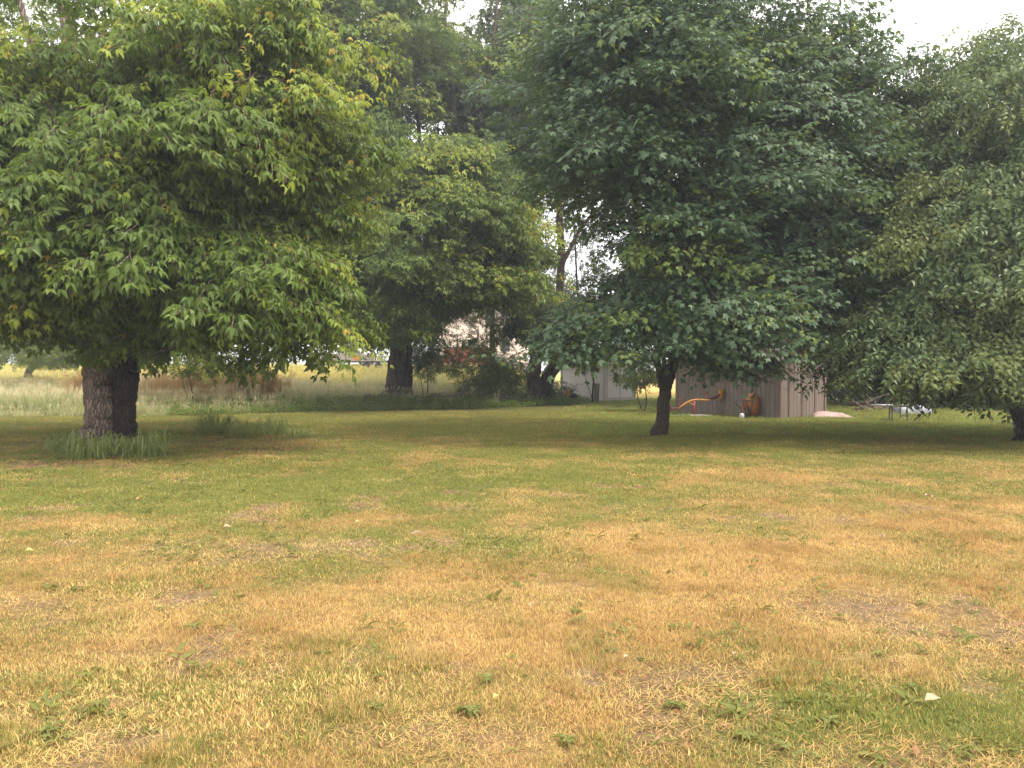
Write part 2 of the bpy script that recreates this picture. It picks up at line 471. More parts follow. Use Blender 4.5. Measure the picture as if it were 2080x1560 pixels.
def tree(name, label, cat, base, stems, ells, leaf, mats, bark, bough_r=1.0, per=50, sscale=1.0, young=.25,
         holes=(), twigs=0, flat=.32, seed=1, group=None, droop=.35, limb_extra=True, bark2=None, keep=None, hang=.35, inner=.15, gap=.30):
    rs = np.random.default_rng(seed); rd = random.Random(seed)
    base = np.array(base, float)
    root = thing(name, base, label, cat, group=group)
    # trunk and limbs
    nodes = []; rad = []
    first = True
    for si, st in enumerate(stems):
        c = bez(st, 8); n = 20 if c[0][3] > .12 else 8
        # wobble
        for i in range(1, len(c)):
            c[i][:2] += (rs.random(2) - .5) * c[i][3] * .25
        if c[0][3] > .15:
            ext = []
            h0 = c[0][2]
            for q in c:
                h = q[2] - h0; fl = 1 + .65 * math.exp(-h / .20) if si < 2 else 1
                ext.append(q[3] * fl)
            rr = ext
        else: rr = [q[3] for q in c]
        mb = MB(); mb.tube([q[:3] - base for q in c], rr, n=n, lump=.10 if rr[0] > .1 else .04, seed=seed + si)
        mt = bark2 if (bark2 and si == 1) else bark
        mb.build('trunk' if si == 0 or (st[0][3] > .2 and st[0][2] < base[2] + .3) else 'limb', mt, root, smooth=True)
        for q in c[2:]:
            nodes.append(q[:3]); rad.append(q[3])
    nst = len(nodes)
    # bough centres
    C = []; E = []
    for (cen, r, cnt) in ells:
        k = 0; tries = 0
        while k < cnt and tries < cnt * 30:
            tries += 1
            d = rs.normal(size=3); d /= np.linalg.norm(d)
            q = rs.random() ** (1 / 3.) if rs.random() < inner else 1 - .28 * rs.random() ** 1.5
            p = np.array(cen) + d * np.array(r) * q
            nn = float(vnoise(p[0] * .75 + p[2] * .31 + seed * 3.7, p[2] * .80 + p[1] * .47 + seed))
            p = np.array(cen) + (p - np.array(cen)) * (.72 + .42 * nn + .08 * rs.random())
            if nn < gap and rs.random() < .85: continue
            if any(in_ell(p, h) < 1 for h in holes): continue
            if p[2] < base[2] + .75: continue
            # skip deep inside another ellipsoid
            if any(in_ell(p, e) < .30 for e in ells if e[0] is not cen) and rs.random() < .75: continue
            if C:
                dd = np.linalg.norm(np.array(C[-400:]) - p, axis=1).min()
                if dd < bough_r * .62: continue
            C.append(p); E.append(cen[2] - r[2]); k += 1
    C = np.array(C)
    # attach boughs to skeleton
    ctr = np.array(nodes)
    axis = base[:2]
    order = np.argsort([np.min(np.linalg.norm(ctr - c, axis=1)) for c in C])
    NP = [list(x) for x in nodes]; parent = [-1] * nst; cnt = [0] * nst
    arr = np.array(NP)
    ends = []
    for i in order:
        c = C[i]
        d = np.linalg.norm(arr - c, axis=1)
        dz = arr[:, 2] - c[2]
        cost = d + .9 * np.maximum(dz, 0) + .25 * np.abs(dz)
        a = int(np.argmin(cost)); pa = arr[a]
        L = np.linalg.norm(c - pa); m = max(1, int(L / .7)); last = a
        off = rs.normal(size=3) * L * .06
        new = []
        for k in range(1, m + 1):
            t = k / m
            q = pa + (c - pa) * t + off * math.sin(t * math.pi) + np.array([0, 0, .14 * L * math.sin(t * math.pi)])
            NP.append(list(q)); parent.append(last); cnt.append(0); last = len(NP) - 1; new.append(q)
        arr = np.concatenate([arr, np.array(new)])
        ends.append((last, c, E[i]))
    for e, _, _ in ends:
        k = e
        while k >= nst: cnt[k] += 1; k = parent[k]
    br = MB()
    rt = .011 * bough_r
    rads = [rad[k] if k < nst else rt * (cnt[k] ** .55) for k in range(len(NP))]
    kids = {}
    for k in range(nst, len(NP)): kids.setdefault(parent[k], []).append(k)
    done = set()
    for k in range(nst, len(NP)):
        if k in done: continue
        p0 = parent[k]
        if p0 >= nst and kids[p0][0] == k and p0 not in done: continue
        chain = [p0, k]; done.add(k); c_ = k
        while c_ in kids:
            nx = max(kids[c_], key=lambda q: cnt[q])
            if nx in done: break
            chain.append(nx); done.add(nx); c_ = nx
        rr = [min(rads[q], rads[chain[1]] * 1.15) for q in chain]
        br.tube([np.array(NP[q]) - base for q in chain], rr, n=5 if rr[0] > .03 else 4, caps=False)
    # sprays
    PT = []; X = []; Z = []; SL = []; tipness = []; ZB = []
    for e, c, zb in ends:
        out = np.array([c[0] - axis[0], c[1] - axis[1], 0.]); lo = np.linalg.norm(out); out = out / max(lo, .01)
        # outward from nearest ellipsoid centre
        a0 = rs.random() * 6.28
        br_ = bough_r * (.55 + .9 * rs.random())
        n = int(per * (.4 + .75 * (br_ / bough_r) ** 2))
        th = rs.random(n) * 2 * np.pi; rr = np.sqrt(rs.random(n)) * br_
        u = out + rs.normal(size=3) * .25; u[2] = -.12; u /= np.linalg.norm(u)
        v = np.cross([0, 0, 1.], u); v /= np.linalg.norm(v)
        lx = np.cos(th) * rr * 1.25 + .15 * br_; ly = np.sin(th) * rr * .85
        h = rs.normal(size=n) * flat * br_ * .55 - droop * (rr / br_) ** 2 * br_ * (.5 + .5 * (lx > 0))
        p = c + lx[:, None] * u + ly[:, None] * v + h[:, None] * np.array([0, 0, 1.])
        q = (p - c); q[:, 2] *= .3
        x = q / br_ + u * .55 + rs.normal(size=(n, 3)) * .38; x[:, 2] -= hang
        z = np.tile([0, 0, 1.], (n, 1)) + out * .35 + rs.normal(size=(n, 3)) * .30
        PT.append(p); ZB.append(np.full(n, zb)); X.append(x); Z.append(z); SL.append(.68 + .62 * rs.random(n))
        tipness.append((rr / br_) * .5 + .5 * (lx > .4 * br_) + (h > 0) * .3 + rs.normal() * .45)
        for k in range(5):
            j = rs.integers(0, n)
            mid = (c + p[j]) / 2 + np.array([0, 0, .06])
            br.tube([c - base, mid - base, p[j] - base], [rt * 1.0, rt * .7, rt * .35], n=3, caps=False)
    br.build('branches', bark, root, smooth=True, kind='stuff')
    PT = np.concatenate(PT); X = np.concatenate(X); Z = np.concatenate(Z); SL = np.concatenate(SL) * sscale; tp = np.concatenate(tipness)
    ok = (PT[:, 2] > base[2] + .35) & (PT[:, 2] > np.concatenate(ZB) + .05 + np.abs(rs.normal(size=len(PT))) * .18)
    for hh in holes:
        ok &= sum(((PT[:, i] - hh[0][i]) / (hh[1][i] * .93)) ** 2 for i in range(3)) > 1
    if keep is not None: ok &= keep(PT)
    PT, X, Z, SL, tp = PT[ok], X[ok], Z[ok], SL[ok], tp[ok]
    rot = frames_to_euler(X, Z)
    vs = SPRAYS[leaf]
    idx = rs.integers(0, 4, len(PT))
    yy = (tp + rs.normal(size=len(PT)) * .15) > np.quantile(tp, 1 - young) if young > 0 else np.zeros(len(PT), bool)  # paler young sprays at outer, upper tips; lit look of tips is coloured in
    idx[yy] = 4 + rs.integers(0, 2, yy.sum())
    mm = list(mats) + [bark]
    if twigs:
        # the sprays nearest the viewer's side become single twigs
        score = PT[:, 1] + .25 * np.abs(PT[:, 0] - 0) * 0 - .0 * PT[:, 2] + np.maximum(PT[:, 2] - 9, 0) * 2 + np.maximum(np.abs(PT[:, 0] / PT[:, 1]) - .68, 0) * 80
        near = np.argsort(score)[:twigs * 6]; near = rs.permutation(near)[:twigs]
        for j in near:
            o = obj('leafy_twig', spray_mesh(leaf, int(idx[j]), mm), root, loc=PT[j] - base, rot=tuple(rot[j]))
            o.scale = (SL[j],) * 3
        kp = np.ones(len(PT), bool); kp[near] = False
        PT, rot, SL, idx = PT[kp], rot[kp], SL[kp], idx[kp]
    scatter('crown', vs, PT - base, rot, SL, idx, mm, root)
    return root

def gp(px, D, dz=0):
    x = (px - 1040) / FPX * D
    return np.array([x, D, G(x, D) + dz])
def q4(p, r): return (p[0], p[1], p[2], r)

#@@STRUCTURE
# ------------------------------------------------------------------ ground sheet
def blob(x, y, cx, cy, rx, ry): return np.exp(-(((x - cx) / rx) ** 2 + ((y - cy) / ry) ** 2))
def dryness(x, y):
    u = x / np.maximum(y, 1)
    d = .60 - .42 * S(5.0, 11.5, y - 1.2 * u * y * .3)
    d = d + .20 * S(-.1, .35, u) * (1 - S(13, 18, y)) * S(6, 8, y)
    d = d + 1.25 * (fbm(x * .6, y * .6, 3) - .5) + 1.2 * (fbm(x * 2.3 + 9, y * 2.3, 3) - .5)
    d = d + .32 * blob(x, y, 1.6, 6.4, 1.6, 1.0) + .25 * blob(x, y, .9, 5.0, 1.1, .5) - .35 * blob(x, y, 1.9, 3.3, 1.4, .45) - .3 * blob(x, y, -4.5, 10.3, 3.2, 2.0)
    d = d + .2 * blob(x, y, -2.0, 3.9, 1.2, .7) - .12 * blob(x, y, .1, 3.5, .9, .5)
    d = d * (1 - .55 * S(15, 21, y))
    d = d - .35 * blob(x, y, 12, 22, 6, 4)
    return np.clip(d, .02, .97)
BARE = [(2.5, 5.2, .75, .42, .9), (.95, 3.95, .45, .2, .9), (-3.3, 5.2, .5, .3, .9), (-2.2, 6.7, 1.0, .45, .8), (1.9, 4.1, .5, .2, .5), (-2.0, 4.35, .5, .2, .5),
        (-9.0, 16.6, 3.4, 1.6, .85), (-7.9, 12.9, 1.5, .5, 1.0), (-4.6, 15.6, 2.4, .9, .75), (-6.2, 18.0, 1.8, .9, .8), (3.8, 19.0, 1.0, .7, .8), (1.55, 3.1, .4, .18, .8), (-.3, 3.3, .5, .2, .6), (3.1, 4.3, .5, .2, .6)]
def bareness(x, y):
    b = np.zeros_like(np.asarray(x, float))
    for cx, cy, rx, ry, s in BARE: b = b + s * blob(x, y, cx, cy, rx, ry)
    nz = fbm(x * 4.5, y * 4.5, 4)
    b = b * (.5 + nz) + .9 * S(.62, .74, fbm(x * 1.7 + 40, y * 1.7, 4)) * (1 - S(9, 14, y))
    return np.clip(b * S(.35, .55, nz + .12 * b), 0, 1)

def axis_pts(a, b, fine, k):
    out = [0.]; s = fine
    while out[-1] < b: out.append(out[-1] + s); s = max(fine, (out[-1] - a) * k + fine) if out[-1] > a else fine
    return np.array(out)
xs = axis_pts(9, 900, .14, .07); xs = np.concatenate([-xs[::-1][:-1], xs])
ys = axis_pts(14, 1100, .13, .03) + 1.5
yb = -axis_pts(2, 60, .6, .5)[::-1][:-1] + 1.5
ys = np.concatenate([yb, ys])
GX, GY = np.meshgrid(xs, ys)
GZ = ground(GX, GY)
nx, ny = len(xs), len(ys)
Vg = np.stack([GX.ravel(), GY.ravel(), GZ.ravel()], 1)
ii = (np.arange(ny - 1)[:, None] * nx + np.arange(nx - 1)[None, :]).ravel()
Fg = np.stack([ii, ii + 1, ii + nx + 1, ii + nx], 1)
x, y = Vg[:, 0], Vg[:, 1]
u_ = x / np.maximum(y, 1)
dry = dryness(x, y)[:, None]; bare = bareness(x, y)[:, None]
lawn = (1 - dry) * np.array([.12, .13, .035]) + dry * np.array([.34, .21, .08])
lawn = lawn * (1 - bare) + bare * np.array([.21, .135, .085])
vm = (verge_mask(x, y) * S(-.4, .6, y - verge_y(x, y)))[:, None]
verge = np.array([.115, .125, .040])
fld = S(38, 52, y)[:, None]
fn = fbm(x * .12, y * .05, 3)[:, None]
fieldc = np.array([.42, .42, .09]) * (1 - fn) + np.array([.60, .48, .14]) * fn
c = lawn * (1 - vm) + vm * (verge * (1 - fld) + fieldc * fld)
rm = ((1 - verge_mask(x, y)) * S(44, 62, y + 6 * (fbm(x * .2, y * .2, 2) - .5)))[:, None]
c = c * (1 - rm) + rm * (np.array([.50, .33, .10]) * (.7 + .5 * fn))
me = mesh_from('ground', Vg, Fg.tolist(), [], smooth=True, attrs={'gcol': ('FLOAT_COLOR', np.concatenate([c, np.ones((len(c), 1))], 1))})
m, nt, b, out = newmat('ground_turf')
at = N(nt, 'ShaderNodeAttribute', attribute_name='gcol')
geo = N(nt, 'ShaderNodeNewGeometry')
f1 = noise(nt, 9, 8, geo.outputs['Position'], .75)
f2 = noise(nt, 1.3, 5, geo.outputs['Position'])
mul = mixc(nt, ramp(nt, f1, .3, .72), (.45, .42, .40), (1.45, 1.45, 1.45))
c1 = mixc(nt, 1.0, at.outputs['Color'], mul, 'MULTIPLY')
c1 = mixc(nt, ramp(nt, f2, .3, .75, 0, .35), c1, (.13, .115, .045))
nt.links.new(c1, b.inputs['Base Color']); b.inputs['Roughness'].default_value = 1; b.inputs['Specular IOR Level'].default_value = .1
bn = N(nt, 'ShaderNodeBump'); bn.inputs['Strength'].default_value = .9; bn.inputs['Distance'].default_value = .03
nt.links.new(noise(nt, 22, 6, geo.outputs['Position'], .8), bn.inputs['Height']); nt.links.new(bn.outputs['Normal'], b.inputs['Normal'])
me.materials.append(m)
obj('ground', me, kind='structure')

# ------------------------------------------------------------------ grasses
def grassmat(name, green, green2, straw, straw2, brown):
    m, nt, b, out = newmat(name)
    lr = N(nt, 'ShaderNodeAttribute', attribute_name='lr')
    di = N(nt, 'ShaderNodeAttribute', attribute_name='dry', attribute_type='INSTANCER')
    oi = N(nt, 'ShaderNodeObjectInfo')
    g = mixc(nt, oi.outputs['Random'], green, green2)
    tn = N(nt, 'ShaderNodeAttribute', attribute_name='tone', attribute_type='INSTANCER')
    av = N(nt, 'ShaderNodeMath', operation='MULTIPLY_ADD'); nt.links.new(oi.outputs['Random'], av.inputs[0]); av.inputs[1].default_value = .35; nt.links.new(tn.outputs['Fac'], av.inputs[2])
    s = mixc(nt, av.outputs[0], straw, straw2)
    fr = N(nt, 'ShaderNodeMath', operation='FRACT'); ml = N(nt, 'ShaderNodeMath', operation='MULTIPLY'); ml.inputs[1].default_value = 7.3
    nt.links.new(lr.outputs['Fac'], ml.inputs[0]); nt.links.new(ml.outputs[0], fr.inputs[0])
    s = mixc(nt, ramp(nt, fr.outputs[0], .64, .72, 0, .9), s, brown)
    sub = N(nt, 'ShaderNodeMath', operation='SUBTRACT'); nt.links.new(di.outputs['Fac'], sub.inputs[0]); nt.links.new(lr.outputs['Fac'], sub.inputs[1])
    col = mixc(nt, ramp(nt, sub.outputs[0], -.12, .12), g, s)
    nt.links.new(col, b.inputs['Base Color']); b.inputs['Roughness'].default_value = .6; b.inputs['Specular IOR Level'].default_value = .25
    tr = N(nt, 'ShaderNodeBsdfTranslucent'); nt.links.new(col, tr.inputs['Color'])
    ms = N(nt, 'ShaderNodeMixShader'); ms.inputs[0].default_value = .3
    nt.links.new(b.outputs[0], ms.inputs[1]); nt.links.new(tr.outputs[0], ms.inputs[2]); nt.links.new(ms.outputs[0], out.inputs['Surface'])
    return m
M['lawn'] = grassmat('lawn_grass', (.15, .18, .035), (.27, .28, .055), (.52, .325, .11), (.76, .53, .20), (.24, .125, .065))
M['rough'] = grassmat('rough_grass', (.20, .27, .05), (.33, .38, .08), (.62, .46, .15), (.70, .52, .17), (.4, .3, .12))
M['tall'] = grassmat('tall_grass', (.22, .28, .085), (.36, .41, .16), (.62, .54, .31), (.68, .56, .30), (.44, .33, .18))
M['weed'] = leafmat('weed_leaf', (.13, .15, .04), (.24, .24, .075), .3, spec=.12)
M['clover'] = leafmat('ground_cover_leaf', (.09, .14, .025), (.19, .26, .045), .3)

def clump(nb, rad_, h, w, lean, curl=.5, mat=0):
    b = LB()
    for i in range(nb):
        a = random.random() * 6.283; r = rad_ * math.sqrt(random.random())
        o = np.array([r * math.cos(a), r * math.sin(a), -.005])
        az = random.random() * 6.283; ln = abs(random.gauss(lean, lean * .5)); hh = h * random.uniform(.5, 1.2)
        d = np.array([math.cos(az) * ln, math.sin(az) * ln, 1.]); d /= np.linalg.norm(d)
        sd = np.array([-math.sin(az + random.uniform(-1, 1)), math.cos(az), 0]); sd /= np.linalg.norm(sd)
        o2 = o + d * hh * .55; d2 = d + np.array([math.cos(az), math.sin(az), -.3]) * curl * random.random(); d2 /= np.linalg.norm(d2)
        o3 = o2 + d2 * hh * .45
        ww = w * random.uniform(.6, 1.3); k = len(b.V); lr = random.random()
        b.V += [o - sd * ww / 2, o + sd * ww / 2, o2 + sd * ww * .4, o2 - sd * ww * .4, o3]
        b.F += [(k, k + 1, k + 2, k + 3), (k + 3, k + 2, k + 4)]; b.m += [mat] * 2; b.lr += [lr] * 5
    return b.out()
def seedheads(v, n, h):
    V, F, m_, lr = [list(q) for q in v]
    for i in range(n):
        a = random.random() * 6.283; r = .1 * random.random()
        o = np.array([r * math.cos(a), r * math.sin(a), 0]); top = o + np.array([random.gauss(0, .16) * h, random.gauss(0, .16) * h, h * random.uniform(.8, 1.1)])
        for (p0, p1, w0, w1) in ((o, o + (top - o) * .8, .004, .003), (o + (top - o) * .78, top, .014, .003)):
            sd = np.array([math.cos(a + 1), math.sin(a + 1), 0]); k = len(V)
            V += [p0 - sd * w0, p0 + sd * w0, p1 + sd * w1, p1 - sd * w1]; F.append((k, k + 1, k + 2, k + 3)); m_.append(0); lr += [.05] * 4
    return (np.array(V), F, m_, np.array(lr))
def fan_pts(n, y0, y1, k, xw=.72, pad=1.5):
    """points spread over the lawn, denser near the viewer: density ~ y^-k"""
    e = 2 - k; t = rng.random(n)
    y = (y0 ** e + t * (y1 ** e - y0 ** e)) ** (1 / e)
    x = (rng.random(n) * 2 - 1) * (xw * y + pad)
    return x, y

cl = [clump(60, .10, .030, .0022, .65, .5), clump(60, .10, .036, .0021, .95, .5), clump(48, .11, .024, .0028, .6),
      clump(80, .07, .056, .0021, .55, .7), clump(26, .09, .028, .0055, .9, .6), clump(34, .12, .045, .0028, 3.2, .2)]
x, y = fan_pts(105000, 2.2, 31, 1.2)
n1 = fbm(x * 1.1 + 5, y * 1.1, 3)
dr = dryness(x, y); br_ = bareness(x, y)
th = (br_ > .12) & (rng.random(len(x)) < .75) & (y < 14)
keepm = (rng.random(len(x)) > br_ * .88 * (1 - .55 * th)) & ((y < verge_y(x, y) + .4) | (verge_mask(x, y) < .5))
x, y, dr, n1, th = x[keepm], y[keepm], dr[keepm], n1[keepm], th[keepm]
n = len(x)
idx = rng.integers(0, 3, n); idx[(rng.random(n) < .35) & (dr < .6)] = 4
tuft = (vnoise(x * 2.6 + 3, y * 3.4) > .70) & (dr > .45) & (y < 10); idx[tuft] = 3; idx[th] = 5; dr[th] = .8
sc = (.70 + .65 * n1) * (.9 + .3 * rng.random(n)) * (1 + .75 * S(5, 20, y)) ; sc[tuft] *= .85
rot = np.stack([rng.normal(size=n) * .08, rng.normal(size=n) * .08, rng.random(n) * 6.283], 1)
pz = ground(x, y)
scatter('lawn_grass', cl, np.stack([x, y, pz], 1), rot, sc, idx, [M['lawn']], extra={'dry': np.clip(dr + rng.normal(size=n) * .20, 0, 1), 'tone': np.clip(1.9 * fbm(x * 1.3 + 60, y * 1.9, 3) - .60, 0, 1)},
        label='short mown grass of the lawn, straw yellow in front and greener behind', cat='grass')

# right hand greener lawn beyond the trees
x, y = fan_pts(14000, 19, 60, 1.0, .78, 2)
kk = (verge_mask(x, y) < .1 + .8 * rng.random(len(x))); x, y = x[kk], y[kk]; n = len(x)
dr = np.clip(.16 + .7 * S(42, 55, y) + .3 * (fbm(x * .3, y * .3, 3) - .5), 0, 1)
cl2 = [clump(40, .22, .10, .010, .4), clump(40, .22, .13, .009, .5)]
scatter('rough_grass', cl2, np.stack([x, y, ground(x, y)], 1), np.stack([x * 0, x * 0, rng.random(n) * 6.28], 1), .7 + .6 * rng.random(n), rng.integers(0, 2, n),
        [M['rough']], extra={'dry': dr, 'tone': dr * 0 + .5}, label='longer green grass around the sheds and under the table', cat='grass')

# tall verge grass
n = 15000
yy = 26 + rng.random(n) ** 1.3 * 34; xx = (rng.random(n) * 2 - 1) * (.78 * yy + 2)
off = yy - verge_y(xx, yy)
uu = xx / yy
m_ = (off > .35) & (verge_mask(xx, yy) > .55) & (uu < .085)
cov = S(-.30, -.22, uu)            # creeping cover strip instead of tall grass near the mown edge
m_ &= (off > .35 + cov * 3.0) | (rng.random(n) < .12)
m_ &= fbm(xx * .5, yy * .5, 2) > .30
xx, yy, off, uu = xx[m_], yy[m_], off[m_], uu[m_]; n = len(xx)
tall = [seedheads(clump(46, .22, .50, .011, .28, .6), 6, .75), seedheads(clump(40, .25, .42, .012, .4, .8), 4, .65), clump(50, .25, .34, .012, .45, .9)]
hs = (.55 + .75 * fbm(xx * .25 + 2, yy * .25, 2)) * (1 + .1 * rng.random(n)) * (1 - .35 * S(40, 55, yy)) * (.6 + .4 * S(0, 3, off))
ti = rng.integers(0, 3, n)
dr = np.clip(.18 + .35 * S(.45, .65, fbm(xx * .3, yy * .3 + 7, 2)) + .3 * S(-.62, -.3, uu) * (1 - S(-.3, -.2, uu)) * (1 - S(30, 36, yy)), 0, 1)
scatter('tall_grass', tall, np.stack([xx, yy, ground(xx, yy)], 1), np.stack([rng.normal(size=n) * .1, rng.normal(size=n) * .1, rng.random(n) * 6.28], 1), hs, ti,
        [M['tall']], extra={'dry': dr}, label='unmown tall grass with pale seed heads along the lawn edge', cat='grass')

# creeping ground cover strip
def cover_clump(nl, rad_, h, sz):
    b = LB()
    for i in range(nl):
        a = random.random() * 6.283; r = rad_ * math.sqrt(random.random())
        o = np.array([r * math.cos(a), r * math.sin(a), h * random.random()])
        d = np.array([math.cos(a * 3), math.sin(a * 3), .3]) + rv(.5)
        b.leaf(o, d, np.array([0, 0, 1.]) + rv(.5), sz * random.uniform(.7, 1.3), sz * .7, .15, .2, 0)
    return b.out()
n = 9000
yy = 26 + rng.random(n) * 16; xx = (rng.random(n) * 2 - 1) * 20
off = yy - verge_y(xx, yy); uu = xx / yy
m_ = (off > -.25 + .5 * (vnoise(xx * .8, 3) - .5)) & (off < 3.4 + 1.5 * vnoise(xx * .7, yy * .7)) & (verge_mask(xx, yy) > .12) & ((uu > -.46) & (uu < .12))
xx, yy = xx[m_], yy[m_]; n = len(xx)
scatter('ground_cover', [cover_clump(26, .25, .16, .07), cover_clump(26, .25, .22, .08)], np.stack([xx, yy, ground(xx, yy)], 1),
        np.stack([xx * 0, xx * 0, rng.random(n) * 6.28], 1), .8 + .6 * rng.random(n), rng.integers(0, 2, n), [M['clover']],
        label='low creeping green plants along the curved edge of the mown lawn', cat='ground cover')

# field grass beyond the verge (bright, half ripe)
n = 9000
yy = 46 + rng.random(n) * 40; xx = (rng.random(n) * 2 - 1) * (.8 * yy)
m_ = (xx / yy < .05); xx, yy = xx[m_], yy[m_]; n = len(xx)
M['field'] = grassmat('field_grass', (.40, .42, .08), (.50, .48, .12), (.72, .58, .18), (.68, .54, .16), (.45, .36, .14))
scatter('field_grass', [clump(40, .45, .40, .03, .3), clump(40, .45, .34, .03, .4)], np.stack([xx, yy, ground(xx, yy)], 1), np.stack([xx * 0, xx * 0, rng.random(n) * 6.28], 1),
        .7 + .5 * rng.random(n), rng.integers(0, 2, n), [M['field']], extra={'dry': np.clip(.1 + .9 * fbm(xx * .1, yy * .1, 2), 0, 1)},
        label='sunlit yellow green hay field beyond the tall grass', cat='field grass')

# brown dead weeds at the left
M['dead'] = leafmat('dead_weed', (.30, .19, .09), (.55, .39, .20), .3)
def dead_weed(h):
    b = LB()
    for s_ in range(3):
        top = np.array([random.gauss(0, .18), random.gauss(0, .18), 1.]) * h * random.uniform(.7, 1.05)
        b.stick([(0, 0, 0), top * .5 + rv(.03), top], .008, 0)
        for i in range(16):
            t = random.uniform(.15, 1); a = random.random() * 6.28
            b.leaf(top * t, (math.cos(a), math.sin(a), -.5 + random.random()), (0, 0, 1), random.uniform(.09, .18), .05, .4, .5, 0)
    return b.out()
n = 340
px = rng.random(n); xx = np.where(px < .86, -17.0 + 6.4 * rng.random(n) ** .8, -20.5 + 2 * rng.random(n)); yy = 33.5 + rng.random(n) * 3.5
scatter('dead_weeds', [dead_weed(1.3), dead_weed(1.6), dead_weed(1.1)], np.stack([xx, yy, ground(xx, yy)], 1), np.stack([xx * 0, xx * 0, rng.random(n) * 6.28], 1),
        .5 + .6 * rng.random(n), rng.integers(0, 3, n), [M['dead']], label='dead brown weed stalks in the tall grass right of the thick twin trunk', cat='weeds')

#@@TREES
# ------------------------------------------------------------------ main trees
def E_(px, py, D, r, n): return (tuple(P(px, py, D)), r, n)

# 1: big twin-stemmed boxelder at the left
b1 = gp(222, 18.2)
def at(px, py, D, r): p = P(px, py, D); return (p[0], p[1], p[2], r)
t1 = tree('boxelder_tree', 'large old boxelder with a thick twin trunk, leftmost of the trees around the lawn', 'tree', b1,
     [[at(202, 905, 18.2, .36), at(203, 850, 18.2, .315), at(202, 790, 18.2, .31), at(196, 730, 18.2, .30), at(190, 640, 18.1, .25), at(172, 480, 18.0, .21), at(150, 250, 18, .17), at(135, 40, 18, .13), at(120, -120, 18, .08)],
      [at(245, 903, 18.42, .33), at(248, 850, 18.42, .29), at(252, 790, 18.42, .30), at(258, 730, 18.42, .29), at(266, 650, 18.4, .22), at(290, 520, 18.2, .18), at(300, 300, 18.2, .13), at(320, 60, 18, .09)],
      [at(262, 660, 18.3, .15), at(330, 640, 17.8, .10), at(420, 600, 17.3, .08), at(520, 560, 16.6, .05), at(640, 560, 15.6, .03)],
      [at(196, 700, 18.1, .15), at(140, 680, 17.6, .12), at(60, 650, 17.2, .09), at(-60, 600, 17, .06)],
      [at(180, 540, 18, .14), at(110, 250, 17.6, .11), at(60, 80, 17.2, .07), at(20, -80, 17, .05)],
      [at(280, 600, 18.2, .13), at(330, 440, 16.8, .09), at(450, 360, 15.8, .06), at(520, 200, 14.8, .03)],
      [at(230, 620, 17.6, .10), at(250, 540, 15.8, .07), at(260, 440, 14.4, .04)]],
     [E_(270, 430, 17.8, (3.7, 3.4, 2.9), 86), E_(-10, 430, 17.6, (3.8, 3.6, 2.8), 62), E_(170, 90, 18, (4.6, 4.0, 3.8), 38),
      E_(400, 200, 14.6, (1.9, 1.4, 1.8), 40), E_(505, 545, 14.8, (.95, 1.1, 1.3), 26), E_(560, 705, 15.2, (.7, .8, .3), 9), E_(222, 680, 16.4, (.5, .3, .5), 8),
      E_(40, 260, 14.6, (1.5, 1.3, 1.9), 24), E_(210, 440, 13.8, (1.25, .9, 1.35), 26), E_(20, 520, 14.4, (1.3, 1.0, 1.0), 16), E_(450, 640, 16.5, (1.2, 1.6, .45), 10), E_(90, 595, 15.6, (1.7, 1.2, .5), 16),
      E_(510, 350, 16.4, (1.1, 1.2, 1.3), 16), E_(430, 480, 15.6, (1.2, .9, .9), 10),
      E_(640, 300, 16, (.7, .6, .55), 6), E_(545, 50, 14.5, (.8, .6, .7), 7), E_(575, 200, 13.8, (.35, .4, .4), 3), E_(640, 430, 16, (.35, .5, .4), 3), E_(615, 590, 15, (.3, .6, .6), 5), E_(300, 700, 15, (.5, .5, .25), 3)],
     'boxelder', (M['leaf_box'], M['leaf_box_young']), M['bark_old'], bough_r=.92, per=40, sscale=1.18, young=.17, gap=.40, twigs=260, seed=11, droop=.45, hang=.55, bark2=M['bark_dark'],  # bark colour: left stem painted paler as if lit, right one darker as wet
     holes=[(tuple(P(225, 790, 17.2)), (1.2, 1.8, .75))])

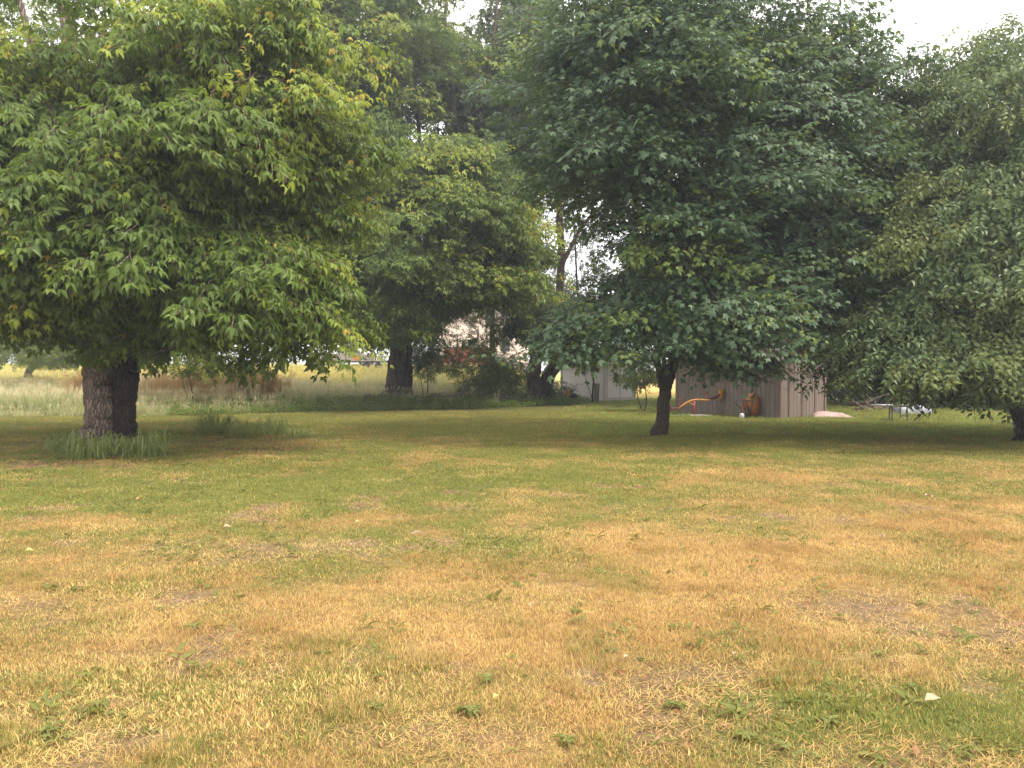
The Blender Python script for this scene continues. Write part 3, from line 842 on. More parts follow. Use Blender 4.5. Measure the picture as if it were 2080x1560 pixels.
# 2: tall boxelder in the middle distance
b2 = gp(808, 36)
t2 = tree('boxelder_tree', 'tall boxelder with a forked dark trunk behind the mown edge, second trunk from the left', 'tree', b2,
     [[at(800, 815, 36, .50), at(803, 770, 36, .42), at(808, 700, 36, .40), at(815, 600, 36, .36), at(835, 450, 36, .32), at(880, 350, 36, .26), at(1000, 235, 36, .20), at(1045, 190, 36, .15), at(1062, 40, 36, .09)],
      [at(822, 815, 36.3, .42), at(824, 760, 36.3, .32), at(822, 690, 36.3, .34), at(815, 560, 36.3, .28), at(790, 380, 36.2, .22), at(740, 180, 36, .16), at(700, -40, 36, .08)],
      [at(930, 320, 36, .15), at(915, 140, 36, .12), at(905, 20, 36, .07), at(930, -80, 36, .05)],
      [at(950, 285, 36, .14), at(1000, 110, 36, .10), at(1010, -40, 36, .05)],
      [at(860, 390, 36, .12), at(850, 250, 36, .09), at(835, 60, 36, .05)],
      [at(800, 420, 36, .16), at(700, 330, 35, .12), at(600, 250, 35, .07)],
      [at(815, 560, 36, .16), at(870, 540, 34, .11), at(970, 560, 32, .06), at(1020, 590, 31, .03)],
      [at(812, 600, 36, .14), at(770, 560, 34, .10), at(700, 560, 32, .05)],
      [at(1030, 200, 36, .10), at(1130, 90, 36, .07), at(1180, -20, 36, .04)]],
     [E_(860, 480, 32.6, (4.0, 3.8, 4.0), 100), E_(670, 90, 36, (6.0, 4.6, 5.2), 92), E_(980, 90, 40, (4.6, 1.6, 4.8), 34), E_(780, 620, 32, (2.2, 2.2, 1.5), 22), E_(1000, 570, 31.5, (1.4, 1.5, .9), 12), E_(1000, 470, 32, (1.0, 1.2, 1.6), 8), E_(560, 300, 36, (3.2, 2.6, 4.2), 44), E_(690, 330, 33, (2.4, 2, 3.0), 34), E_(610, 60, 33, (3.0, 2.4, 3.6), 40), E_(690, 560, 32.5, (1.6, 1.6, 2.0), 20)],
     'boxelder', (M['leaf_box2'], M['leaf_box_young']), M['bark_mid'], bough_r=1.25, per=62, sscale=1.35, young=.16, twigs=100, seed=22, droop=.4, hang=.5, bark2=M['bark_dark'],
     holes=[(tuple(P(965, 665, 33)), (1.9, 7, 1.45)), (tuple(P(700, 735, 33)), (3, 6, .8))])

# 3: double trunk tree with a leaning stem
b3 = gp(1092, 38)
t3 = tree('leaning_boxelder_tree', 'tree with one upright reddish trunk and one dark stem leaning right beside the white shed', 'tree', b3,
     [[at(1086, 810, 38, .42), at(1086, 760, 38, .34), at(1088, 700, 38, .30), at(1078, 600, 38, .24), at(1060, 470, 38, .20), at(1050, 300, 38, .15), at(1040, 120, 38, .08)],
      [at(1106, 810, 38.2, .42), at(1112, 770, 38.1, .36), at(1135, 735, 38, .32), at(1180, 700, 38, .24), at(1260, 640, 38, .15), at(1330, 600, 38, .08)],
      [at(1120, 760, 38.2, .26), at(1135, 640, 38.2, .22), at(1140, 500, 38.2, .18), at(1135, 380, 38.2, .15), at(1150, 200, 38.2, .08)],
      [at(1060, 450, 38, .10), at(1100, 400, 38, .07), at(1150, 330, 38, .04)],
      [at(1140, 540, 38, .12), at(1190, 450, 38, .08), at(1260, 390, 38, .05)]],
     [E_(1150, 200, 38, (5.2, 4.4, 4.0), 60), E_(1130, 640, 37, (1.8, 1.8, 1.0), 22), E_(1010, 420, 39, (1.9, 2.4, 4.0), 22), E_(1195, 640, 37.5, (2.2, 1.8, .8), 14), E_(1330, 570, 39, (1.8, 2, 1.8), 12)],
     'boxelder', (M['leaf_dark'], M['leaf_mid']), M['bark_red'], bough_r=1.2, per=55, sscale=1.35, young=.15, seed=33, bark2=M['bark_dark'], hang=.5,
     holes=[(tuple(P(1130, 500, 38)), (1.6, 5, 1.9)), (tuple(P(1230, 450, 38)), (1.5, 5, 1.5))])

# 4: young norway maple standing in the lawn
b4 = gp(1343, 19.2)
t4 = tree('maple_tree', 'dark green maple with a slim forked trunk in the lawn before the tan shed', 'tree', b4,
     [[at(1338, 892, 19.2, .19), at(1345, 850, 19.2, .16), at(1352, 790, 19.2, .155), at(1363, 750, 19.2, .145), at(1376, 690, 19.2, .125), at(1385, 560, 19.2, .12), at(1400, 380, 19.2, .10), at(1420, 180, 19.2, .075), at(1430, -40, 19.2, .04)],
      [at(1350, 790, 19.2, .12), at(1336, 740, 19.3, .095), at(1334, 690, 19.3, .08), at(1320, 560, 19.2, .06), at(1290, 380, 19.2, .04)],
      [at(1356, 780, 19.2, .10), at(1350, 740, 19.1, .06), at(1340, 700, 19.0, .05), at(1300, 640, 18, .03)],
      [at(1374, 690, 19.2, .08), at(1440, 600, 18, .05), at(1480, 540, 17, .03)],
      [at(1390, 500, 19.2, .08), at(1300, 330, 18, .05), at(1220, 250, 17.4, .03)],
      [at(1395, 440, 19.2, .08), at(1540, 330, 19, .05), at(1680, 180, 19, .03), at(1800, 150, 19.4, .02)],
      [at(1340, 650, 19, .06), at(1260, 640, 17.8, .04), at(1180, 670, 16.8, .02)],
      [at(1380, 620, 19, .07), at(1500, 520, 18.6, .05), at(1640, 450, 18.6, .03)]],
     [E_(1430, 340, 19, (3.3, 3.1, 2.9), 92), E_(1420, 10, 19, (3.1, 3.0, 2.9), 60), E_(1215, 690, 16.6, (.95, 1.0, .5), 17), E_(1450, 620, 16.8, (1.15, 1.1, 1.2), 26),
      E_(1620, 140, 18.6, (1.3, 1.5, 1.4), 18), E_(1790, 205, 19.2, (.8, 1, .4), 6), E_(1235, 190, 18, (1.4, 1.5, 1.8), 18), E_(1600, 500, 18.6, (1.9, 1.8, 1.5), 34), E_(1270, 300, 16.4, (1.0, .9, .8), 9),
      E_(1370, 470, 16.8, (1.0, 1.1, 1.1), 16), E_(1300, 610, 17.5, (1.1, 1.1, .8), 14), E_(1480, 715, 17.4, (.9, .7, .45), 10), E_(1340, 130, 16.6, (1.4, 1.2, 1.5), 14)],
     'maple', (M['leaf_maple'], M['leaf_maple_young']), M['bark_maple'], bough_r=.98, per=46, sscale=1.22, young=.10, twigs=250, seed=44, flat=.15, droop=.38, hang=.12, gap=.33,
     holes=[(tuple(P(1155, 490, 18)), (1.5, 6, 1.3)), (tuple(P(1350, 800, 18)), (1.2, 1.4, .62))])

# 5: spreading tree at the right
b5 = gp(2085, 17.4)
t5 = tree('spreading_fruit_tree', 'wide low fruit tree with small oval leaves leaning in at the right edge', 'tree', b5,
     [[at(2098, 905, 17.4, .27), at(2090, 870, 17.4, .24), at(2070, 825, 17.3, .21), at(2035, 780, 17.2, .18), at(2005, 700, 17.2, .17), at(1980, 560, 17.6, .13), at(1960, 380, 18, .09), at(1950, 220, 18.4, .05)],
      [at(2060, 830, 17.4, .17), at(2110, 700, 17.6, .15), at(2150, 500, 18, .12), at(2140, 300, 18.2, .08), at(2120, 150, 18.2, .05)],
      [at(2010, 720, 17.2, .10), at(1930, 650, 16.8, .08), at(1830, 640, 16.4, .05), at(1730, 680, 16, .03)],
      [at(1985, 590, 17.5, .10), at(1880, 480, 17.6, .06), at(1790, 400, 18, .03)],
      [at(2020, 750, 17.2, .09), at(1960, 740, 16.4, .05), at(1900, 760, 15.8, .025)]],
     [E_(1990, 470, 18.2, (2.8, 3.0, 2.6), 95), E_(1860, 700, 16.2, (1.4, 1.5, .85), 36), E_(1990, 720, 16.0, (1.3, 1.2, .9), 30), E_(2010, 270, 18.6, (2.5, 2.7, 2.1), 60), E_(2190, 500, 18, (3.2, 3.2, 3.4), 60),
      E_(1790, 620, 17.4, (1.0, 1.2, .9), 14), E_(1990, 520, 15.4, (1.3, .8, 1.3), 20), E_(1870, 330, 18.4, (1.5, 1.5, 1.3), 18)],
     'oval', (M['leaf_oval'], M['leaf_oval_pale']), M['bark_dark'], bough_r=.85, per=40, sscale=1.42, young=.18, twigs=250, seed=55, droop=.5, hang=.6,
     holes=[(tuple(P(2050, 830, 16.6)), (1.4, 2.2, .55)), (tuple(P(1850, 850, 16)), (.75, 3, .62)), (tuple(P(1690, 800, 15.6)), (.8, 3, .6))])

# ------------------------------------------------------------------ background trees
def bgtree(px, D, name, label, crown, leaf='oval', mats=None, bark=None, tr=.2, per=46, ss=1.9, br=1.5, seed=0, group=None, young=.2, holes=(), lean=0, inner=.2):
    b = gp(px, D); mats = mats or (M['leaf_dark'], M['leaf_mid']); bark = bark or M['bark_mid']
    top = max(c[0][2] + c[1][2] for c in crown)
    c0 = np.array(crown[0][0])
    st = [[(b[0], b[1], b[2] - .1, tr), (b[0] + lean * .2, b[1], b[2] + (top - b[2]) * .2, tr * .85), ((b[0] + c0[0]) / 2, b[1], b[2] + (top - b[2]) * .4, tr * .65),
           (c0[0], c0[1], c0[2] + crown[0][1][2] * .5, tr * .25)]]
    return tree(name, label, 'tree', b, st, crown, leaf, mats, bark, bough_r=br, per=per, sscale=ss, young=young, seed=seed, holes=holes, flat=.45, group=group, inner=inner)
DK = (M['leaf_dark'], M['leaf_mid']); MD = (M['leaf_mid'], M['leaf_lime']); LM = (M['leaf_lime'], M['leaf_box_young'])
bgtree(-110, 40, 'shade_tree', 'tall leafy tree behind the large boxelder, filling the upper left corner', [E_(60, 240, 40, (8.5, 4.5, 7.5), 44)], mats=MD, seed=61, tr=.3)
bgtree(430, 41, 'shade_tree', 'tall green tree rising between the large boxelder and the forked one', [E_(480, 290, 41, (6.0, 4, 7.5), 44), E_(420, 540, 40, (3.5, 3, 2.5), 14), E_(640, 380, 43, (3.5, 3, 4.0), 15)], mats=MD, seed=62, tr=.3)
bgtree(1000, 50, 'shade_tree', 'distant tree seen just left of the bright gap above the white shed', [E_(1000, 440, 50, (2.8, 3, 5.5), 30)], mats=MD, seed=63)
bgtree(1185, 46, 'slender_tree', 'thin sparse tree whose leaves speckle the bright gap above the white shed', [E_(1165, 480, 46, (3.4, 2, 3.4), 60), E_(1200, 600, 46, (2.4, 1.5, 1.4), 22)], mats=DK, seed=69, br=.7, per=16, ss=1.3, tr=.12, inner=.7)
bgtree(1640, 34, 'shade_tree', 'dark tree close behind the brown shed, between maple and fruit tree', [E_(1600, 520, 34, (4.4, 3.2, 4.2), 62), E_(1640, 350, 35, (3.4, 3.2, 2.6), 30)], mats=DK, seed=64, tr=.25)
bgtree(1450, 37, 'shade_tree', 'dark tree over the left end of the brown shed roof', [E_(1470, 560, 36, (3.0, 3, 3.5), 40), E_(1480, 200, 38, (3.5, 3, 5), 34)], mats=DK, seed=65, tr=.25)
bgtree(1790, 40, 'hedgerow_tree', 'dense dark tree with foliage to the ground behind the low table', [E_(1770, 640, 40, (3.4, 3, 4.0), 50), E_(1830, 760, 38, (3.2, 1.8, 1.7), 30)], mats=DK, seed=66)
bgtree(1990, 36, 'hedgerow_tree', 'broad dark tree behind the fruit tree at the right edge', [E_(1990, 560, 36, (4.2, 3, 5.0), 66), E_(2000, 760, 34, (3.6, 1.6, 1.7), 34), E_(2160, 640, 34, (3.6, 3, 4.5), 40)], mats=DK, seed=67)
bgtree(60, 50, 'apple_tree', 'small crooked apple tree standing at the far left edge of the hay field', [E_(50, 705, 47, (3.6, 2.0, 1.1), 26), E_(150, 722, 46, (1.8, 1.2, .7), 12)], mats=LM, seed=68, br=1.0, ss=1.3, tr=.24)
# understory shrubs
def shrub(px, D, label, crown, mats, seed, br=.8, ss=1.2, per=40, leaf='oval', name='shrub'):
    b = gp(px, D)
    st = [[(b[0], b[1], b[2] - .05, .03), (b[0] + .1, b[1], b[2] + .5, .025), (crown[0][0][0], crown[0][0][1], crown[0][0][2], .012)],
          [(b[0], b[1], b[2] - .05, .03), (b[0] - .2, b[1] + .1, b[2] + .5, .02), (crown[0][0][0] - .4, crown[0][0][1], crown[0][0][2] + .2, .01)]]
    return tree(name, label, 'shrub', b, st, crown, leaf, mats, M['bark_mid'], bough_r=br, per=per, sscale=ss, young=.35, seed=seed, flat=.6)
shrub(385, 30.5, 'lime green shrub under the low boughs of the large boxelder', [E_(370, 700, 30.5, (1.7, 1, .95), 18), E_(425, 738, 30.5, (.7, .6, .55), 7)], LM, 71)
shrub(940, 40, 'thin twiggy shrub right of the forked trunk in front of the red wall', [E_(930, 715, 40, (1.7, .8, 1.2), 16), E_(970, 650, 40, (2.4, .8, 1.5), 26)], MD, 72, per=17, br=.6)
shrub(865, 37.4, 'leafy sucker shoots growing on the right side of the forked trunk', [E_(866, 725, 37.4, (.75, .5, 1.1), 11)], (M['leaf_box2'], M['leaf_mid']), 73, per=40, br=.6)
shrub(1015, 38.5, 'dense green bush left of the reddish upright trunk', [E_(1005, 750, 38.5, (.95, .9, 1.0), 13), E_(1000, 785, 37.5, (.9, .8, .5), 8)], MD, 74)
shrub(1120, 37.6, 'dark leaves filling the crook of the leaning stem', [E_(1140, 792, 37.4, (.4, .4, .35), 3)], DK, 75)
shrub(1207, 39.6, 'slender sapling with a dark bare stem in front of the white shed', [E_(1188, 715, 39.6, (.9, .6, .6), 7)], DK, 76, name='sapling')
shrub(1308, 30.5, 'drooping small leaved sapling at the right corner of the white shed', [E_(1306, 752, 30.5, (.5, .4, .85), 10)], MD, 77, per=40, ss=.95, br=.42, name='sapling')
shrub(1520, 29.5, 'climbing greenery hanging over the brown shed roof', [E_(1500, 690, 28.6, (1.8, .5, .8), 13), E_(1560, 730, 27.2, (.6, .35, .35), 4)], MD, 78)

# ------------------------------------------------------------------ haze volume added to stand in for bluish lens glare
hz = MB().box((0, 160, 14.5), (700, 500, 37)).build('haze', None, kind='stuff')
hm = bpy.data.materials.new('haze'); hm.use_nodes = True; hn = hm.node_tree
hn.nodes.remove(hn.nodes['Principled BSDF'])
pv = hn.nodes.new('ShaderNodeVolumePrincipled'); pv.inputs['Color'].default_value = (.84, .90, 1, 1); pv.inputs['Density'].default_value = HAZE
pv.inputs['Anisotropy'].default_value = .3
hn.links.new(pv.outputs[0], hn.nodes['Material Output'].inputs['Volume']); hz.data.materials.append(hm)
#@@OBJECTS
# ------------------------------------------------------------------ sheds
def siding_mat(name, c, c2):
    return plain(name, c, .75, 0, scale=2.2, c2=c2, bump=.25, stretch=(4, 4, .6))
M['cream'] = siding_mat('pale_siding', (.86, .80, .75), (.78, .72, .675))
M['tan'] = siding_mat('tan_siding', (.21, .165, .135), (.145, .115, .092))
M['trim_brown'] = siding_mat('brown_trim', (.20, .125, .10), (.15, .095, .078))
M['roof'] = plain('shingle_roof', (.09, .08, .075), .9, scale=9, bump=.5)
M['dark'] = plain('dark_gap', (.03, .026, .024), .9)
M['white_trim'] = siding_mat('white_trim', (.62, .57, .53), (.52, .47, .44))

def board_wall(parent, a, b, h, bw, mat, th=.022, gable=0, skip=None, bottom=.0):
    """vertical siding boards from a to b (local xy); gable adds a triangular rise in the middle"""
    a = Vector(a); b = Vector(b); L = (b - a).length; d = (b - a) / L; nrm = Vector((d.y, -d.x))
    n = max(1, round(L / bw)); w = L / n
    rr = random.Random(int(L * 100))
    for i in range(n):
        s0 = i * w + .006; s1 = (i + 1) * w - .006
        def hh(s): return h + gable * (1 - abs(s / L - .5) * 2)
        p0 = a + d * s0; p1 = a + d * s1; th_ = th + rr.uniform(-.002, .002)
        z0 = bottom + rr.uniform(-.004, .004)
        V = []
        for off in (0, th_):
            for p, s in ((p0, s0), (p1, s1)):
                V += [(p.x + nrm.x * off, p.y + nrm.y * off, z0), (p.x + nrm.x * off, p.y + nrm.y * off, hh(s))]
        m_ = MB(); m_.add(V, [(0, 1, 3, 2), (4, 6, 7, 5), (0, 4, 5, 1), (2, 3, 7, 6), (1, 5, 7, 3), (0, 2, 6, 4)])
        m_.build('siding_board', mat, parent)

def shed(name, label, corner, ang, W, L, h, rise, mat, trims, mtrim, roofmat, bw=.2, doors=None, gable_right=True):
    """corner: near corner. gable wall runs +x local (width W), side wall runs +y local (length L) turned left"""
    root = thing(name, corner, label, 'shed', rz=ang)
    mb = MB()
    V = [(.03, .03, 0), (W - .03, .03, 0), (W - .03, L - .03, 0), (.03, L - .03, 0), (.03, .03, h), (W - .03, .03, h), (W - .03, L - .03, h), (.03, L - .03, h), (W / 2, .03, h + rise - .02), (W / 2, L - .03, h + rise - .02)]
    mb.add(V, [(0, 1, 5, 8, 4), (2, 3, 7, 9, 6), (1, 2, 6, 5), (3, 0, 4, 7), (4, 8, 9, 7), (5, 6, 9, 8), (3, 2, 1, 0)])
    mb.build('wall', M['dark'], root)
    board_wall(root, (0, 0), (W, 0), h, bw, mat, gable=rise)
    board_wall(root, (0, L), (0, 0), h, bw, mat)
    board_wall(root, (W, 0), (W, L), h, bw * 2.5, mat)
    ov = .14; sl = math.atan2(rise, W / 2); ln = math.hypot(rise, W / 2) + .22
    for s_ in (-1, 1):
        cx = W / 2 + s_ * (math.cos(sl) * ln / 2); cz = h + rise + .05 - math.sin(sl) * ln / 2
        MB().box((cx, L / 2, cz), (ln, L + 2 * ov, .05), rot=(0, s_ * sl, 0)).build('roof', roofmat, root)
        MB().box((cx, -ov - .012, cz - .05), (ln, .024, .11), rot=(0, s_ * sl, 0)).build('fascia', mtrim, root)
    for (x0, y0) in ((0, 0), (W, 0), (0, L)):
        MB().box((x0, y0, h / 2), (.11, .11, h)).build('corner_trim', mtrim, root)
    for t in trims:
        MB().box(t[0], t[1]).build(t[2] if len(t) > 2 else 'door_trim', mtrim, root)
    return root

# white shed: near corner at pixel column 1228, gable facing right
cw = gp(1228, 41)
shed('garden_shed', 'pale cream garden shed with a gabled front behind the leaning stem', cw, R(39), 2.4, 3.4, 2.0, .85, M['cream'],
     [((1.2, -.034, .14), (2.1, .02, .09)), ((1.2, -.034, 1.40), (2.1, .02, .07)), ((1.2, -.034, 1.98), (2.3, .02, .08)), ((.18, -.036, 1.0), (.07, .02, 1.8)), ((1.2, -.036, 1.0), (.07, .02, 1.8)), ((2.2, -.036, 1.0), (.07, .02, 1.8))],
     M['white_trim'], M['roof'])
# brown shed: corner at 1585; "gable" wall is the lit right one
cb = gp(1585, 25.7)
shed('storage_shed', 'tan storage shed with brown trim boards behind the slim maple trunk', cb, math.atan2(.6, .8), 2.7, 4.5, 2.1, .55, M['tan'],
     [((.52, -.036, 1.0), (.13, .024, 2.0)), ((1.32, -.036, 1.0), (.17, .024, 2.0)), ((2.1, -.036, 1.0), (.13, .024, 2.0)), ((1.3, -.036, 2.06), (2.5, .024, .12))],
     M['trim_brown'], M['roof'], bw=.19)

# ------------------------------------------------------------------ seesaw
M['yellow'] = plain('yellow_paint', (.62, .30, .04), .45, c2=(.48, .20, .03))
M['red'] = plain('red_paint', (.33, .045, .04), .5)
M['maroon'] = plain('maroon_plastic', (.12, .025, .03), .5)
M['black'] = plain('black_rubber', (.025, .024, .023), .6)
M['steel'] = plain('grey_steel', (.30, .29, .28), .45, .6)
M['rusty'] = plain('rusty_orange_tray', (.46, .17, .035), .55, c2=(.30, .10, .03), scale=3)
M['wood'] = plain('weathered_wood', (.16, .12, .09), .85, bump=.3, stretch=(1, 1, .3))
sp = gp(1410, 27.5); kS = FPX / 27.5
def L2(px, py, y=0.): return ((px - 1410) / kS, y, (sp_y - py) / kS)
sp_y = 780 + FPX * math.tan(math.atan((CAM_H - sp[2]) / 27.5) - PITCH)
ss_ = thing('seesaw', sp, 'yellow and red metal seesaw in front of the tan shed wall', 'seesaw')
MB().tube([L2(1376, 832), L2(1386, 824), L2(1396, 817.5), L2(1405, 813.5), L2(1413, 812), L2(1425, 812), L2(1438, 813.5), L2(1446, 812), L2(1458, 806)], .035, n=10).build('beam', M['yellow'], ss_, smooth=True)
MB().tube([L2(1410, sp_y + 4), L2(1410, 815)], .045, n=10).build('pivot_post', M['red'], ss_, smooth=True)
MB().tube([L2(1400, 817, -.02), L2(1406, 821, -.02), L2(1410, 824, -.02)], .02, n=8).build('bracket', M['yellow'], ss_)
for (hx, hy, by) in ((1432, 799, 813), (1382, 811.5, 825)):
    MB().tube([L2(hx, by), L2(hx, hy)], .017, n=8).build('handle_stem', M['red'], ss_)
    MB().tube([(L2(hx, hy)[0] - .14, -.10, L2(hx, hy)[2] - .02), L2(hx, hy), (L2(hx, hy)[0] + .14, .10, L2(hx, hy)[2] + .03)], .02, n=8).build('handle', M['maroon'], ss_)
for (sx, sy, an) in ((1452, 806.5, -.42), (1366, 832, -.25)):
    c_ = L2(sx, sy)
    MB().box((c_[0], 0, c_[2] + .02), (.40, .24, .07), rot=(0, an, 0), taper=.9).build('seat', M['maroon'], ss_, bevel=.02)
c_ = L2(1464, 800); MB().box((c_[0], 0, c_[2]), (.11, .22, .34), rot=(0, .08, 0), taper=.9).build('backrest', M['yellow'], ss_, bevel=.02)
c_ = L2(1360, 825); MB().box((c_[0], 0, c_[2]), (.08, .24, .26), rot=(0, -.3, 0), taper=.8).build('backrest', M['maroon'], ss_, bevel=.03)
MB().tube([L2(1463, 811), L2(1461, 814), L2(1465, 815.5), L2(1468, 813)], .014, n=6).build('foot_loop', M['yellow'], ss_)

# wheelbarrow standing on its nose against the shed wall
wp = gp(1520, 26.35); kW = FPX / 26.35
wb = thing('wheelbarrow', wp, 'orange wheelbarrow tipped upright on its nose with handles up against the tan shed', 'wheelbarrow', rz=R(-25))
prof = []
mb = MB()
# tray: rounded dish, opening away from the viewer
ring = []
nz_ = 9
for j, (t, s_) in enumerate([(0, 1.0), (.35, .93), (.75, .80), (1.0, .60)]):
    for k in range(16):
        a = 2 * math.pi * k / 16
        cx = math.copysign(abs(math.cos(a)) ** .6, math.cos(a)) * .30 * s_; cz = math.copysign(abs(math.sin(a)) ** .6, math.sin(a)) * .42 * s_
        ring.append((cx + .07, .12 - .26 * t, .44 + cz + .03 * t))
F_ = []
for j in range(3):
    for k in range(16): F_.append((j * 16 + k, j * 16 + (k + 1) % 16, (j + 1) * 16 + (k + 1) % 16, (j + 1) * 16 + k))
F_.append(tuple(48 + k for k in range(16)))
mb.add(ring, F_)
tr_ = mb.build('tray', M['rusty'], wb, smooth=True)
sol = tr_.modifiers.new('thick', 'SOLIDIFY'); sol.thickness = .006
MB().tube([(-.02, -.17, .02), (-.14, -.19, .5), (-.22, -.20, 1.12)], .022, n=8).build('handle', M['wood'], wb)
MB().tube([(.04, -.17, .02), (.16, -.19, .5), (.30, -.20, 1.15)], .022, n=8).build('handle', M['wood'], wb)
MB().tube([(-.12, -.22, .62), (.20, -.22, .60)], .016, n=8).build('cross_bar', M['black'], wb)
MB().tube([(-.12, -.22, .62), (-.33, -.42, .60), (-.36, -.44, .52), (-.20, -.24, .34)], .015, n=8).build('leg', M['black'], wb)
MB().tube([(.16, -.22, .60), (.02, -.42, .62), (.00, -.44, .52), (.08, -.24, .32)], .015, n=8).build('leg', M['black'], wb)
wh = MB().lathe((0, 0, 0), [(.10, -.045), (.17, -.04), (.185, 0), (.17, .04), (.10, .045)], 20, rot=(0, R(90), 0)).build('wheel', M['black'], wb, loc=(-.02, -.17, .18), smooth=True)
MB().lathe((0, 0, 0), [(.03, -.06), (.095, -.03), (.095, .03), (.03, .06)], 16, rot=(0, R(90), 0)).build('rim', M['steel'], wh)

# white jug at its foot
jp = gp(1507, 25.6)
jg = thing('plastic_jug', jp, 'small white plastic jug on the grass at the foot of the wheelbarrow', 'jug')
M['whitep'] = plain('white_plastic', (.62, .60, .58), .4)
MB().lathe((0, 0, 0), [(.06, 0), (.075, .02), (.078, .15), (.06, .19), (.022, .22)], 14).build('bottle', M['whitep'], jg, smooth=True)
MB().lathe((0, 0, .22), [(.026, 0), (.026, .025)], 12).build('cap', M['maroon'], jg)
MB().tube([(.02, 0, .20), (.075, 0, .20), (.085, 0, .15), (.075, 0, .11)], .01, n=6).build('handle', M['whitep'], jg)

# crumpled tarp under the seesaw
def cloth_heap(name, label, cat, loc, sx, sy, h, mat, seed, rz=0, ridge=3, edge=2.5, sub=34, slope=0.):
    V = []; F = []; n = sub
    for j in range(n):
        for i in range(n):
            u = i / (n - 1) * 2 - 1; v = j / (n - 1) * 2 - 1
            prof_ = max(0, 1 - abs(u) ** edge) * max(0, 1 - abs(v) ** edge)
            z = h * (1 - slope * (u + 1) / 2) * prof_ ** .5 * (.70 + .6 * (float(vnoise(u * 1.5 + seed, v * 1.5)) - .3)) + (.035 * h / .3 * math.sin(v * ridge * 3.1 + u * 2) + .03 * (slope > 0) * abs(math.sin(v * 7 + u))) * prof_
            z += .10 * h * (float(vnoise(u * 6 + seed, v * 6)) - .5) * (prof_ > 0)
            V.append((u * sx / 2 * (1 + .08 * math.sin(v * 5 + seed)), v * sy / 2 * (1 + .08 * math.sin(u * 4 + seed)), max(z, 0) - .01))
    for j in range(n - 1):
        for i in range(n - 1): F.append((j * n + i, j * n + i + 1, (j + 1) * n + i + 1, (j + 1) * n + i))
    me = mesh_from(name, V, F, [mat], smooth=True)
    return obj(name, me, loc=loc, rot=(0, 0, rz), label=label, cat=cat)
M['tarp_blue'] = plain('blue_white_tarp', (.09, .085, .14), .5, c2=(.42, .38, .38), scale=3, thresh=(.5, .56))
M['tarp_pink'] = plain('faded_pink_tarp', (.50, .36, .33), .7, c2=(.34, .23, .21), scale=5)
M['tarp_grey'] = plain('grey_cover', (.38, .38, .43), .55, c2=(.30, .30, .345), scale=3)
cloth_heap('crumpled_tarp', 'crumpled blue and white tarp lying flat under the seesaw', 'tarp', gp(1408, 27.4), 1.7, .5, .07, M['tarp_blue'], 2, rz=-.35)
cloth_heap('folded_tarp', 'faded pink folded tarp heaped at the right end of the tan shed', 'tarp', gp(1692, 26.6), 1.35, 1.0, .33, M['tarp_pink'], 5, rz=-.2, ridge=4, slope=.7, edge=2)

# low work table
tp_ = gp(1815, 24.8); kT = FPX / 24.8
tb = thing('folding_table', tp_, 'low grey folding table standing on the sunny grass', 'table', rz=R(8))
M['table'] = plain('table_top', (.36, .34, .33), .6); M['table_leg'] = plain('table_leg', (.12, .105, .10), .5)
MB().box((-.05, 0, .52), (1.15, .62, .035)).build('tabletop', M['table'], tb, bevel=.008)
MB().box((-.05, -.29, .485), (1.08, .03, .05)).build('apron', M['table_leg'], tb)
for (lx, ly) in ((-.22, -.26), (.30, -.26), (-.22 + .26, .26), (.42, .26)):
    MB().tube([(lx, ly, .50), (lx + (.03 if lx > .2 else 0), ly, -.02)], .022, n=8).build('leg', M['table_leg'], tb)
MB().tube([(-.22, -.26, .30), (.04, .26, .30)], .016, n=8).build('stretcher', M['table_leg'], tb)
MB().tube([(.30, -.26, .17), (.42, .26, .17)], .014, n=8).build('stretcher', M['table_leg'], tb)
MB().tube([(-.22, -.26, .47), (-.0, -.10, .34), (.04, -.0, .33)], .012, n=6).build('brace', M['table_leg'], tb)

# covered low box
def cov_box():
    p = gp(1853, 29.0); root = thing('covered_sandbox', p, 'low sandbox under a sagging grey cover on the grass beyond the table', 'sandbox', rz=R(-12))
    MB().box((0, 0, .07), (1.0, .95, .15)).build('box_frame', M['wood'], root)
    V = []; F = []; n = 25
    for j in range(n):
        for i in range(n):
            u = i / (n - 1) * 2 - 1; v = j / (n - 1) * 2 - 1
            r = max(abs(u), abs(v)); 
            if r > .78: z = .24 * (1 - (r - .78) / .22) ** 1 + .0; f_ = .78 + (r - .78) * .18
            else: z = .24 + .13 * (1 - (r / .78) ** 1.4); f_ = r
            k = f_ / r if r > 0 else 1
            z += .02 * (float(vnoise(u * 4 + 3, v * 4)) - .5)
            wv = 1 + .03 * math.sin(8 * math.atan2(v, u)) * (r > .78)
            V.append((u * k * .68 * wv, v * k * .64 * wv, z))
    for j in range(n - 1):
        for i in range(n - 1): F.append((j * n + i, j * n + i + 1, (j + 1) * n + i + 1, (j + 1) * n + i))
    obj('cover', mesh_from('cover', V, F, [M['tarp_grey']], smooth=True), root)
    MB().box((.12, -.52, .17), (.05, .02, .22), rot=(.1, .2, 0)).build('strap', M['steel'], root)
cov_box()

